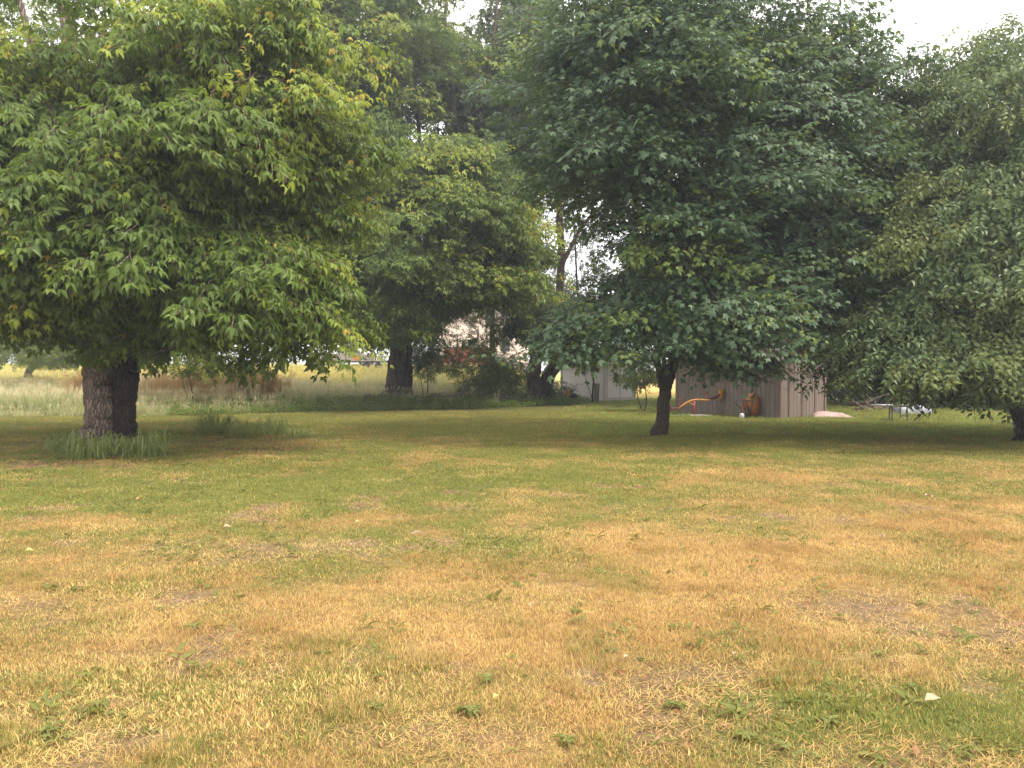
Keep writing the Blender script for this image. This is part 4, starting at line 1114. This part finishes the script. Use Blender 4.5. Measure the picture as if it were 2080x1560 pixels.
# brush pile with a cut log
M['cutwood'] = plain('cut_wood', (.46, .33, .23), .8, scale=14)
M['twig'] = plain('dead_branch', (.24, .18, .14), .9, bump=.2)
bp = gp(1765, 30.5)
bpo = thing('brush_pile', bp, 'pile of cut branches with a sawn log behind the low table', 'brush pile')
rr = random.Random(4)
for i in range(26):
    a = rr.uniform(0, 6.28); L = rr.uniform(.7, 1.5); x0, y0 = rr.uniform(-.4, .5), rr.uniform(-.3, .3); z0 = rr.uniform(.02, .5)
    el = rr.uniform(-.1, .75); d = Vector((math.cos(a) * math.cos(el), math.sin(a) * .5, math.sin(el)))
    p0 = Vector((x0, y0, z0)); p0 = p0 - d * (L / 2) if el < .3 else p0
    p0.z = max(p0.z, .03)
    MB().tube([p0, p0 + d * L * .5 + Vector((0, 0, rr.uniform(-.05, .05))), p0 + d * L], [.022, .016, .006], n=6).build('branch', M['twig'], bpo, smooth=True)
lg = thing('sawn_log', bp + np.array([-.18, -.25, .36]), 'short sawn log with a pale cut end resting on the brush pile', 'log', rz=R(60))
MB().tube([(0, 0, 0), (.0, .7, -.05)], .085, n=14).build('bark', M['bark_mid'], lg, smooth=True)
MB().tube([(0, -.006, 0), (0, -.001, 0)], .08, n=14).build('cut_end', M['cutwood'], lg)

# orange tiller beside the leaning stem
tp2 = gp(1152, 38.6)
tl = thing('garden_tiller', tp2, 'orange garden tiller with curved handlebar parked beside the leaning stem', 'tiller', rz=R(10))
M['orange'] = plain('orange_paint', (.68, .24, .03), .45)
mb = MB(); mb.lathe((0, 0, .22), [(.06, 0), (.17, .04), (.20, .18), (.17, .34), (.06, .40)], 14); mb.build('hood', M['orange'], tl, smooth=True)
MB().box((.22, 0, .46), (.22, .25, .18), taper=.8).build('engine', M['black'], tl, bevel=.02)
MB().box((-.12, 0, .62), (.16, .2, .2), taper=.7).build('air_filter', M['black'], tl, bevel=.02)
for sy in (-.18, .18):
    wh = MB().lathe((0, 0, 0), [(.08, -.05), (.17, -.045), (.19, 0), (.17, .045), (.08, .05)], 16, rot=(R(90), 0, 0)).build('wheel', M['black'], tl, loc=(.32, sy, .19), smooth=True)
MB().tube([(.25, -.1, .42), (.50, -.1, .80), (.42, -.22, .86), (.75, -.24, .80), (.88, -.18, .92)], .014, n=6).build('handlebar', M['steel'], tl)
MB().tube([(.25, .1, .42), (.50, .1, .80), (.55, .22, .88)], .014, n=6).build('handlebar', M['steel'], tl)
MB().tube([(.15, -.15, .25), (.40, -.2, .60)], .02, n=6).build('lever', M['whitep'], tl)

# grey green marker board and post
pp = gp(1212, 39.4)
bd = thing('leaning_board', pp, 'short grey green weathered board standing upright beside the white shed wall', 'board')
M['greenwood'] = plain('green_grey_wood', (.20, .21, .17), .85, bump=.3, stretch=(1, 1, .2))
MB().box((-.06, 0, .48), (.16, .03, 1.02), rot=(0, .04, 0)).build('plank', M['greenwood'], bd)
MB().box((.08, .02, .48), (.09, .05, 1.0), rot=(0, .04, 0)).build('plank', M['wood'], bd)
ps = MB().tube([(0, 0, -.05), (.03, 0, .6), (.10, 0, 1.5)], [.05, .045, .035], n=8).build('dead_stem', M['bark_dark'], smooth=True, loc=gp(1203, 39.2),
    label='thin black leaning stem just left of the grey green board', cat='stem')

# red brown leaf heap and fallen branches in the verge
M['redleaf'] = leafmat('red_brown_leaf', (.11, .045, .035), (.22, .10, .07), .2)
h = gp(750, 34.0)
hp = []; 
for i in range(420):
    a = random.random() * 6.28; r = math.sqrt(random.random()); hp.append((r * math.cos(a) * .36, r * math.sin(a) * .3, .30 * (1 - r * r) * random.uniform(.5, 1)))
hb = LB()
for q in hp: hb.leaf(q, rv(1) + np.array([0, 0, .1]), np.array([0, 0, 1.]) + rv(.8), .09, .05, .3, .2, 0)
v, f, m_, lr = hb.out()
obj('leaf_heap', mesh_from('leaf_heap', v, f, [M['redleaf']], m_, attrs={'lr': ('FLOAT', lr)}), loc=h, label='small heap of red brown dead leaves left of the forked trunk', cat='leaf heap')
def fallen_branch(px, D, label, seed, L=2.2, rz=0):
    p = gp(px, D); rr = random.Random(seed); mb = MB()
    pts = [(-L / 2, 0, .10), (-L / 6, .1, .16), (L / 6, -.05, .22), (L / 2, .05, .34)]
    mb.tube(pts, [.035, .03, .022, .01], n=6)
    for i in range(9):
        t = rr.uniform(.15, .95); x0 = -L / 2 + L * t; z0 = .10 + .2 * t; s_ = rr.choice((-1, 1))
        l = rr.uniform(.3, .9)
        mb.tube([(x0, 0, z0), (x0 + l * .5, s_ * .1, z0 + l * .25), (x0 + l * .7, s_ * .2, z0 + l * rr.uniform(.3, .7))], [.014, .010, .004], n=5)
    return mb.build('fallen_branch', M['twig'], smooth=True, loc=p, rot=(0, 0, rz), label=label, cat='branch')
fallen_branch(905, 35.4, 'dead fallen branch with bare twigs just right of the forked trunk', 1, 2.6)
fallen_branch(1000, 36.2, 'dead fallen branch lying in the weeds halfway to the reddish trunk', 2, 2.0, R(160))

# daylily clumps round the large boxelder
M['lily'] = leafmat('daylily_leaf', (.12, .165, .05), (.27, .31, .11), .35)
def lily(px, D, h, r, nb, label, seed, group='leafy clumps round the large boxelder'):
    random.seed(seed); b = LB()
    for i in range(nb):
        a = random.random() * 6.283; q = r * .8 * math.sqrt(random.random()); az = a + random.gauss(0, .7)
        o = np.array([q * math.cos(a), q * math.sin(a) * .8, 0]); L = h * random.uniform(.35, 1.6) * (.6 + .8 * float(vnoise(a * 1.3 + seed * 5, q * 6))); w_ = random.uniform(.007, .013)
        reach = random.uniform(.25, 1.5) * r; sd = np.array([-math.sin(az), math.cos(az), 0]); k = len(b.V); lr = random.random()
        for j in range(6):
            t = j / 5; zz = L * (math.sin(t * 2.2) * .95 - .45 * t * t * t * (reach / r)); xx_ = reach * t * t * .9 + reach * .1 * t
            c_ = o + np.array([math.cos(az) * xx_, math.sin(az) * xx_, max(zz, .02)]); ww = w_ * (1 - t ** 3)
            b.V += [c_ - sd * ww, c_ + sd * ww]; b.lr += [lr] * 2
            if j: b.F.append((k + 2 * j - 2, k + 2 * j - 1, k + 2 * j + 1, k + 2 * j)); b.m.append(0)
    v, f, m_, lr = b.out()
    return obj('daylily_clump', mesh_from('daylily_clump', v, f, [M['lily']], m_, attrs={'lr': ('FLOAT', lr)}), loc=gp(px, D), label=label, cat='plant', group=group)
lily(132, 14.6, .28, .40, 130, 'strap leaved clump at the left end of the row before the twin trunk', 1)
lily(178, 13.7, .34, .46, 150, 'strap leaved clump second from left in the row before the twin trunk', 2)
lily(232, 14.4, .30, .42, 130, 'strap leaved clump directly before the middle of the twin trunk', 3)
lily(290, 14.0, .38, .52, 170, 'strap leaved clump at the right end of the row before the twin trunk', 4)
lily(432, 19.4, .40, .55, 170, 'leftmost arching leafy clump of the bed right of the twin trunk', 5)
lily(492, 18.7, .30, .46, 130, 'middle arching leafy clump of the bed right of the twin trunk', 6)
lily(556, 19.1, .36, .42, 110, 'low spiky clump with upright shoots at the right of the bed', 7)
lily(606, 18.4, .20, .36, 80, 'smallest low clump at the far right end of the bed', 8)
random.seed(99)

# ------------------------------------------------------------------ far things beyond the field
M['pinkwall'] = siding_mat('pale_pink_siding', (.74, .60, .55), (.66, .53, .48))
M['redwall'] = siding_mat('red_siding', (.34, .07, .06), (.25, .05, .045))
M['glass'] = plain('window_glass', (.05, .055, .06), .12)
M['brick'] = plain('brown_brick', (.26, .11, .085), .85, scale=12)
def house():
    c = gp(915, 78); root = thing('farmhouse', c, 'pale pink gabled farmhouse seen through the leaves beyond the field', 'house', rz=R(14))
    W, L, h, rise = 8.2, 9, 4.9, 3.2
    V = [(0, 0, 0), (W, 0, 0), (W, L, 0), (0, L, 0), (0, 0, h), (W, 0, h), (W, L, h), (0, L, h), (W / 2, 0, h + rise), (W / 2, L, h + rise)]
    MB().add(V, [(0, 1, 5, 8, 4), (2, 3, 7, 9, 6), (1, 2, 6, 5), (3, 0, 4, 7)]).build('wall', M['pinkwall'], root)
    for i in range(19):
        z = 1.0 + i * .22
        MB().box((W / 2, -.02, z + .1), (W - .3, .03, .20)).build('clapboard', M['pinkwall'], root)
    sl = math.atan2(rise, W / 2); ln = math.hypot(rise, W / 2) + .5
    for s_ in (-1, 1):
        MB().box((W / 2 + s_ * math.cos(sl) * ln / 2, L / 2, h + rise + .08 - math.sin(sl) * ln / 2), (ln, L + .8, .12), rot=(0, s_ * sl, 0)).build('roof', M['roof'], root)
    for (wx, wz) in ((2.2, 2.3), (5.8, 2.3), (4.1, 5.0)):
        f = MB().box((wx, -.05, wz), (1.1, .08, 1.4)).build('window', M['white_trim'], root)
        MB().box((wx, -.095, wz), (.9, .02, 1.2)).build('pane', M['glass'], f)
house()
rs_ = gp(905, 66)
rw = thing('red_shed', rs_, 'low red shed in front of the pale farmhouse', 'shed', rz=R(6))
MB().box((1.9, 1.2, .95), (4.0, 2.4, 1.6)).build('wall', M['redwall'], rw)
MB().box((1.9, 1.2, 1.80), (4.3, 2.7, .10)).build('roof', M['roof'], rw)
for i in range(8): MB().box((.2 + i * .5, -.012, .9), (.40, .024, 1.5)).build('board', M['redwall'], rw)
# pickup truck
M['beige'] = plain('beige_car_paint', (.42, .38, .34), .35, .2, scale=1.5)
M['silver'] = plain('silver_paint', (.42, .42, .44), .3, .4)
def vehicle(p, name, label, cat, mat, rz=0, L=5.0, W=1.9, kind='pickup'):
    root = thing(name, p, label, cat, rz=rz)
    h0, h1, h2 = .45, 1.0, 1.62
    if kind == 'pickup': prof = [(-L / 2, h0), (-L / 2, h1 + .02), (-.6, h1 + .02), (-.5, h2), (.75, h2), (1.35, h1 + .05), (L / 2 - .1, h1 - .1), (L / 2, h0)]
    else: prof = [(-L / 2, h0), (-L / 2 + .05, h1), (-L / 2 + .4, h2), (.6, h2), (1.2, h1 + .05), (L / 2 - .1, h1 - .12), (L / 2, h0)]
    n = len(prof); V = [(x, -W / 2 * (1 if z < h2 else .86), z) for x, z in prof] + [(x, W / 2 * (1 if z < h2 else .86), z) for x, z in prof]
    F = [tuple(range(n)), tuple(range(2 * n - 1, n - 1, -1))] + [(i, i + n, (i + 1) % n + n, (i + 1) % n) for i in range(n)]
    MB().add(V, F).build('body', mat, root, bevel=.05)
    gx = (-.42, .62, 1.15) if kind == 'pickup' else (-L / 2 + .5, .5, 1.05)
    for s_ in (-1, 1):
        V = [(gx[0], s_ * (W / 2 - .01), h1 + .10), (gx[2], s_ * (W / 2 - .01), h1 + .10), (gx[1], s_ * (W / 2 * .86 + .03), h2 - .10), (gx[0] + .06, s_ * (W / 2 * .86 + .03), h2 - .10)]
        V += [(a, b_ + s_ * .015, c_) for a, b_, c_ in V]
        MB().add(V, [(0, 1, 2, 3), (4, 5, 6, 7), (0, 1, 5, 4), (2, 3, 7, 6), (1, 2, 6, 5), (3, 0, 4, 7)]).build('side_window', M['glass'], root)
    for x_ in (-L / 2 + .95, L / 2 - .95):
        for s_ in (-1, 1):
            w_ = MB().lathe((0, 0, 0), [(.20, -.1), (.34, -.1), (.37, 0), (.34, .1), (.20, .1)], 20, rot=(R(90), 0, 0)).build('wheel', M['black'], root, loc=(x_, s_ * (W / 2 - .08), .37), smooth=True)
            MB().lathe((0, 0, 0), [(.05, -.12), (.19, -.105), (.19, .105), (.05, .12)], 12, rot=(R(90), 0, 0)).build('rim', M['silver'], w_)
    MB().box((L / 2 - .03, -.62, .80), (.06, .3, .16)).build('headlight', M['whitep'], root)
    MB().box((L / 2 - .03, .62, .80), (.06, .3, .16)).build('headlight', M['whitep'], root)
    return root
vehicle(gp(706, 61) + np.array([0, 0, .12]), 'pickup_truck', 'beige pickup truck parked beyond the hay field, behind the orange barrel', 'pickup truck', M['beige'], R(-4))
# trailer with barrel
tp3 = gp(760, 58)
tlr = thing('flatbed_trailer', tp3, 'low flatbed trailer with rails standing beyond the tall grass left of the forked trunk', 'trailer')
M['pale_rail'] = plain('pale_rail', (.52, .44, .41), .6)
MB().box((0, 0, .62), (4.2, 1.6, .08)).build('bed', M['pale_rail'], tlr)
MB().box((0, -.82, .56), (4.2, .05, .1)).build('side_rail', M['black'], tlr)
for i in range(5): MB().box((-2 + i, -.83, .78), (.05, .04, .30)).build('stake', M['wood'], tlr)
MB().box((0, -.83, .93), (4.1, .03, .05)).build('top_rail', M['wood'], tlr)
for x_ in (-.45, .45):
    MB().lathe((0, 0, 0), [(.1, -.08), (.26, -.08), (.28, 0), (.26, .08), (.1, .08)], 16, rot=(R(90), 0, 0)).build('wheel', M['black'], tlr, loc=(x_, -.75, .28), smooth=True)
MB().tube([(-2.1, 0, .58), (-3.1, 0, .5)], .04, n=6).build('tongue', M['black'], tlr)
bx = gp(724, 57.8); bz = tp3[2] + .66
MB().lathe((0, 0, 0), [(.17, 0), (.20, .04), (.21, .22), (.20, .40), (.17, .44)], 18).build('barrel', M['orange'], smooth=True, loc=(bx[0], tp3[1] - .3, bz), label='small orange barrel standing on the flatbed trailer', cat='barrel')
# red riding mower
mp = gp(884, 59)
mw = thing('riding_mower', mp, 'red riding mower parked beyond the field just right of the forked trunk', 'mower')
MB().box((.35, 0, .62), (.8, .55, .42), taper=.85).build('hood', M['red'], mw, bevel=.05)
MB().box((-.45, 0, .60), (.7, .85, .2), taper=.8).build('fender', M['red'], mw, bevel=.04)
MB().box((-.5, 0, .80), (.4, .45, .1)).build('seat', M['black'], mw, bevel=.03); MB().box((-.72, 0, 1.02), (.09, .45, .42), rot=(0, -.15, 0)).build('backrest', M['black'], mw, bevel=.03)
MB().tube([(.0, 0, .7), (-.12, 0, 1.08)], .025, n=8).build('steering_column', M['black'], mw)
MB().lathe((-.13, 0, 1.10), [(.13, -.012), (.17, 0), (.13, .012)], 16, rot=(0, -.4, 0)).build('steering_wheel', M['black'], mw)
for (x_, r_) in ((.6, .2), (-.5, .29)):
    for s_ in (-.42, .42): MB().lathe((0, 0, 0), [(.08, -.09), (r_ * .93, -.09), (r_, 0), (r_ * .93, .09), (.08, .09)], 16, rot=(R(90), 0, 0)).build('wheel', M['black'], mw, loc=(x_, s_, r_), smooth=True)
MB().box((.05, 0, .26), (.75, .95, .14), taper=.9).build('mower_deck', M['red'], mw)
# posts
for (px_, D_, hh, rr_, lb) in ((990, 55, 1.9, .06, 'grey wooden post right of the red shed'), (976, 54, 2.2, .03, 'thin dark leaning pole in front of the red shed')):
    MB().tube([(0, 0, -.1), (.02 if rr_ > .05 else .12, 0, hh * .5), (.03 if rr_ > .05 else .22, 0, hh)], rr_, n=8).build('post' if rr_ > .05 else 'pole', M['wood'], smooth=True, loc=gp(px_, D_), label=lb, cat='post' if rr_ > .05 else 'pole')
# right: brown building and white van
bb = gp(1672, 66)
rb = thing('brick_house', bb, 'low red brown house beyond the dry field right of the tan shed', 'house')
MB().box((3.5, 3, 1.3), (7, 6, 2.6)).build('wall', M['brick'], rb)
MB().box((3.5, 3, 2.75), (7.8, 6.8, .3), taper=.8).build('roof', M['roof'], rb)
for wx in (1.6, 4.2): f = MB().box((wx, -.03, 1.5), (.9, .06, 1.0)).build('window', M['white_trim'], rb); MB().box((wx, -.07, 1.5), (.75, .02, .85)).build('pane', M['glass'], f)
vehicle(gp(1713, 62), 'white_car', 'white car parked in front of the red brown house', 'car', M['whitep'], R(5), 4.3, 1.8, 'car')
cb_ = MB(); cb_.box((0, 0, .22), (.4, .35, .44), taper=.92).build('crate', M['rusty'], loc=gp(1683, 61), label='small orange crate on the dry field beside the tan shed corner', cat='crate')
MB().lathe((0, 0, 0), [(.14, 0), (.17, .02), (.19, .42), (.17, .45)], 14).build('bucket', M['whitep'], loc=gp(1690, 60.5), smooth=True, label='white bucket beside the small orange crate', cat='bucket')

# distant woods on the horizon
n = 1500
a_ = rng.random(n) * 1.7 - .85
dd_ = 230 + rng.random(n) * 60
xx = a_ * dd_; yy = dd_
hmax = 7 + 7 * fbm(a_ * 12, 0 * a_, 3)
zz = ground(xx, yy) + rng.random(n) * hmax
scatter('distant_woods', [tuple([q[0] * 1, q[1], [0] * len(q[2]), q[3]]) for q in SPRAYS['oval'][:3]], np.stack([xx, yy, zz], 1), rng.random((n, 3)) * 6.28, 9 + 6 * rng.random(n), rng.integers(0, 3, n), [M['leaf_mid']],
        label='hazy line of woods along the horizon', cat='woods')

# ------------------------------------------------------------------ small things on the lawn
def ground_at(px, py):
    D = CAM_H / math.tan(PITCH + math.atan((py - 780) / FPX))
    x_ = (px - 1040) / FPX * D
    return np.array([x_, D, G(x_, D)])
WEEDS = [(390, 1278, 1.3, 'largest pale green'), (190, 1442, 1.1, 'flat grey green'), (485, 1215, .9, 'small pale'), (325, 1240, .7, 'tiny pale'), (95, 1492, 1.2, 'broad round leaved'),
         (760, 1442, 1.2, 'narrow leaved grey green'), (955, 1450, 1.2, 'light green'), (800, 1345, 1.0, 'ragged'), (990, 1388, 1.0, 'upright ragged'), (1155, 1508, 1.2, 'dark green round'),
         (1175, 1250, .9, 'mid green'), (655, 1335, .8, 'thin'), (1375, 1440, 1.1, 'bushy'), (1690, 1470, 1.1, 'leafy'), (1520, 1505, 1.0, 'compact'), (1860, 1400, 1.1, 'bright green'), (1790, 1330, .8, 'small bright'), (1010, 1155, .7, 'low dark')]
WHERE = ['left of centre in the dry grass', 'near the bottom left corner', 'on the left part of the lawn', 'left of the largest weed', 'at the very bottom left', 'at the bottom, left of the middle', 'at the bottom middle of the lawn',
         'in the brownish patch left of the middle', 'beside the brown bare patch at the middle', 'at the bottom edge right of the middle', 'at the rim of the bright straw patch', 'left of the ragged weed', 'at the lower right among greener grass',
         'near the pale fallen leaf, left of it', 'at the lower right bottom edge', 'just behind the pale fallen leaf', 'on the right behind the pale leaf', 'far up in the middle of the lawn']
for i, ((px_, py_, s_, ad), wh_) in enumerate(zip(WEEDS, WHERE)):
    rr = random.Random(i + 50); b = LB(); n = rr.randint(7, 12)
    random.seed(i + 500)
    for k in range(n):
        a = 6.283 * k / n + rr.uniform(-.3, .3); el = rr.uniform(.15, .9); L = rr.uniform(.035, .08) * s_
        b.leaf((0, 0, .008), (math.cos(a), math.sin(a), el), (0, 0, 1), L, L * rr.uniform(.22, .42), .25, .35 + el * .3, 0)
        if rr.random() < .6: b.leaf((math.cos(a) * L * .5, math.sin(a) * L * .5, el * L * .5), (math.cos(a + 1), math.sin(a + 1), .2), (0, 0, 1), L * .35, L * .16, .2, .3, 0)
    v, f, m_, lr = b.out()
    obj('broadleaf_weed', mesh_from('broadleaf_weed', v, f, [M['weed']], m_, attrs={'lr': ('FLOAT', lr)}), loc=ground_at(px_, py_) + np.array([0, 0, .012]), rot=(0, 0, rr.random() * 6.28),
        label='%s broadleaf weed %s' % (ad, wh_), cat='weed', group='broadleaf weeds in the lawn')
random.seed(321)
def mini(nl, L0, w_, el0):
    b = LB()
    for k in range(nl):
        a = random.random() * 6.28; el = random.uniform(.1, el0); L = random.uniform(.5, 1.2) * L0
        o = np.array([random.gauss(0, .02), random.gauss(0, .02), .008 + random.random() * .012])
        b.leaf(o, (math.cos(a), math.sin(a), el), np.array([0, 0, 1.]) + rv(.3), L, L * w_, .25, .3, 0)
    return b.out()
n = 3600
x, y = fan_pts(n, 2.8, 15, 1.1)
k_ = rng.random(n) < (S(.42, .62, fbm(x * .9 + 31, y * 1.1, 3)) * .9 + .06) * (1.15 - .75 * dryness(x, y))
x, y = x[k_], y[k_]; n = len(x)
scatter('lawn_weeds', [mini(9, .050, .40, .8), mini(6, .070, .24, .6), mini(14, .030, .6, .9), mini(5, .085, .30, 1.2)], np.stack([x, y, ground(x, y)], 1),
        np.stack([rng.normal(size=n) * .2, rng.normal(size=n) * .2, rng.random(n) * 6.28], 1), .55 + .7 * rng.random(n), rng.integers(0, 4, n), [M['weed']],
        label='tiny green weeds and clover growing through the dry turf', cat='weeds')
random.seed(5)
M['fl_pale'] = plain('pale_dead_leaf', (.46, .34, .20), .6, scale=30); M['fl_yel'] = plain('yellow_leaf', (.44, .36, .10), .55, scale=30); M['fl_or'] = plain('orange_leaf', (.52, .22, .07), .6, scale=30)
for (px_, py_, mt, L, rz, lb) in ((1884, 1437, 'fl_pale', .105, .3, 'large pale curled dead leaf at the lower right of the lawn'), (1002, 1436, 'fl_yel', .07, 1.0, 'yellow green fallen leaf standing near the bottom middle'),
        (47, 1127, 'fl_yel', .11, .2, 'yellow fallen leaf at the left edge of the lawn'), (275, 1022, 'fl_or', .10, 1.0, 'orange fallen leaf on the green part of the lawn at left'), (452, 1079, 'fl_pale', .11, .1, 'pale dead leaf on the left part of the lawn'),
        (720, 1070, 'fl_yel', .08, .4, 'yellow leaf standing up left of the middle of the lawn'), (1268, 1352, 'fl_pale', .05, .6, 'small tan leaf in the brown patch at the middle'), (433, 1226, 'fl_pale', .05, 1.6, 'little pale leaf above the largest weed'),
        (1493, 1345, 'fl_pale', .06, 1.3, 'thin whitish leaf upright in the straw grass'), (1080, 1245, 'fl_pale', .06, 2.4, 'narrow pale leaf at the left rim of the straw patch')):
    b = LB(); b.leaf((0, 0, .03), (math.cos(rz), math.sin(rz), .25), (0, -.5, 1), L * (1 if px_ == 1884 else .72), L * .40, .42, .25, 0); v, f, m_, lr = b.out()
    o_ = obj('fallen_leaf', mesh_from('fallen_leaf', v, f, [M[mt]], m_), loc=ground_at(px_, py_) + np.array([0, 0, .012]), label=lb, cat='leaf', group='fallen leaves on the lawn')
    o_.modifiers.new('thick', 'SOLIDIFY').thickness = .001
for (px_, py_, lb) in ((1881, 1015, 'small pale scrap lying on the right part of the lawn'), (1895, 1018, 'tiny pale scrap just right of the larger pale scrap')):
    b = LB(); b.leaf((0, 0, .03), (1, .2, .1), (0, 0, 1), .08 if px_ < 1890 else .05, .04, .5, .1, 0); v, f, m_, lr = b.out()
    o_ = obj('paper_scrap', mesh_from('paper_scrap', v, f, [M['fl_pale']], m_), loc=ground_at(px_, py_) + np.array([0, 0, .01]), label=lb, cat='scrap')
    o_.modifiers.new('thick', 'SOLIDIFY').thickness = .001
MB().tube([(0, 0, .03), (.05, .03, .045), (.13, .0, .03)], [.007, .006, .003], n=6).build('stick', M['cutwood'], loc=ground_at(835, 1092), label='short pale stick lying on the lawn left of the middle', cat='stick')
MB().tube([(0, 0, .03), (.04, .1, .04), (.02, .2, .03)], [.007, .006, .003], n=6).build('stick', M['cutwood'], loc=ground_at(1800, 1100), label='thin pale stick on the right part of the lawn', cat='stick')

# leaf litter under the trees, scattered leaves on the lawn
M['litter'] = leafmat('litter_leaf', (.16, .065, .035), (.42, .24, .11), .2)
n = 12000
x, y = fan_pts(n, 3, 24, .6)
bb_ = bareness(x, y)
k_ = rng.random(n) < np.where(y > 9, bb_ * 1.0, bb_ * .5) + .02
x, y = x[k_], y[k_]; n = len(x)
b = LB(); b.leaf((0, 0, .01), (1, 0, .1), (0, 0, 1), .06, .035, .3, .2, 0, .3); v1 = b.out()
b = LB(); b.leaf((0, 0, .01), (1, 0, .3), (0, .4, 1), .05, .03, .4, .2, 0, .8); v2 = b.out()
scatter('leaf_litter', [v1, v2], np.stack([x, y, ground(x, y) + .012], 1), np.stack([rng.normal(size=n) * .4, rng.normal(size=n) * .4, rng.random(n) * 6.28], 1), .45 + .5 * rng.random(n) + .3 * S(8, 14, y), rng.integers(0, 2, n), [M['litter']],
        label='dead leaves and bark litter scattered on the bare soil under the trees', cat='leaf litter')
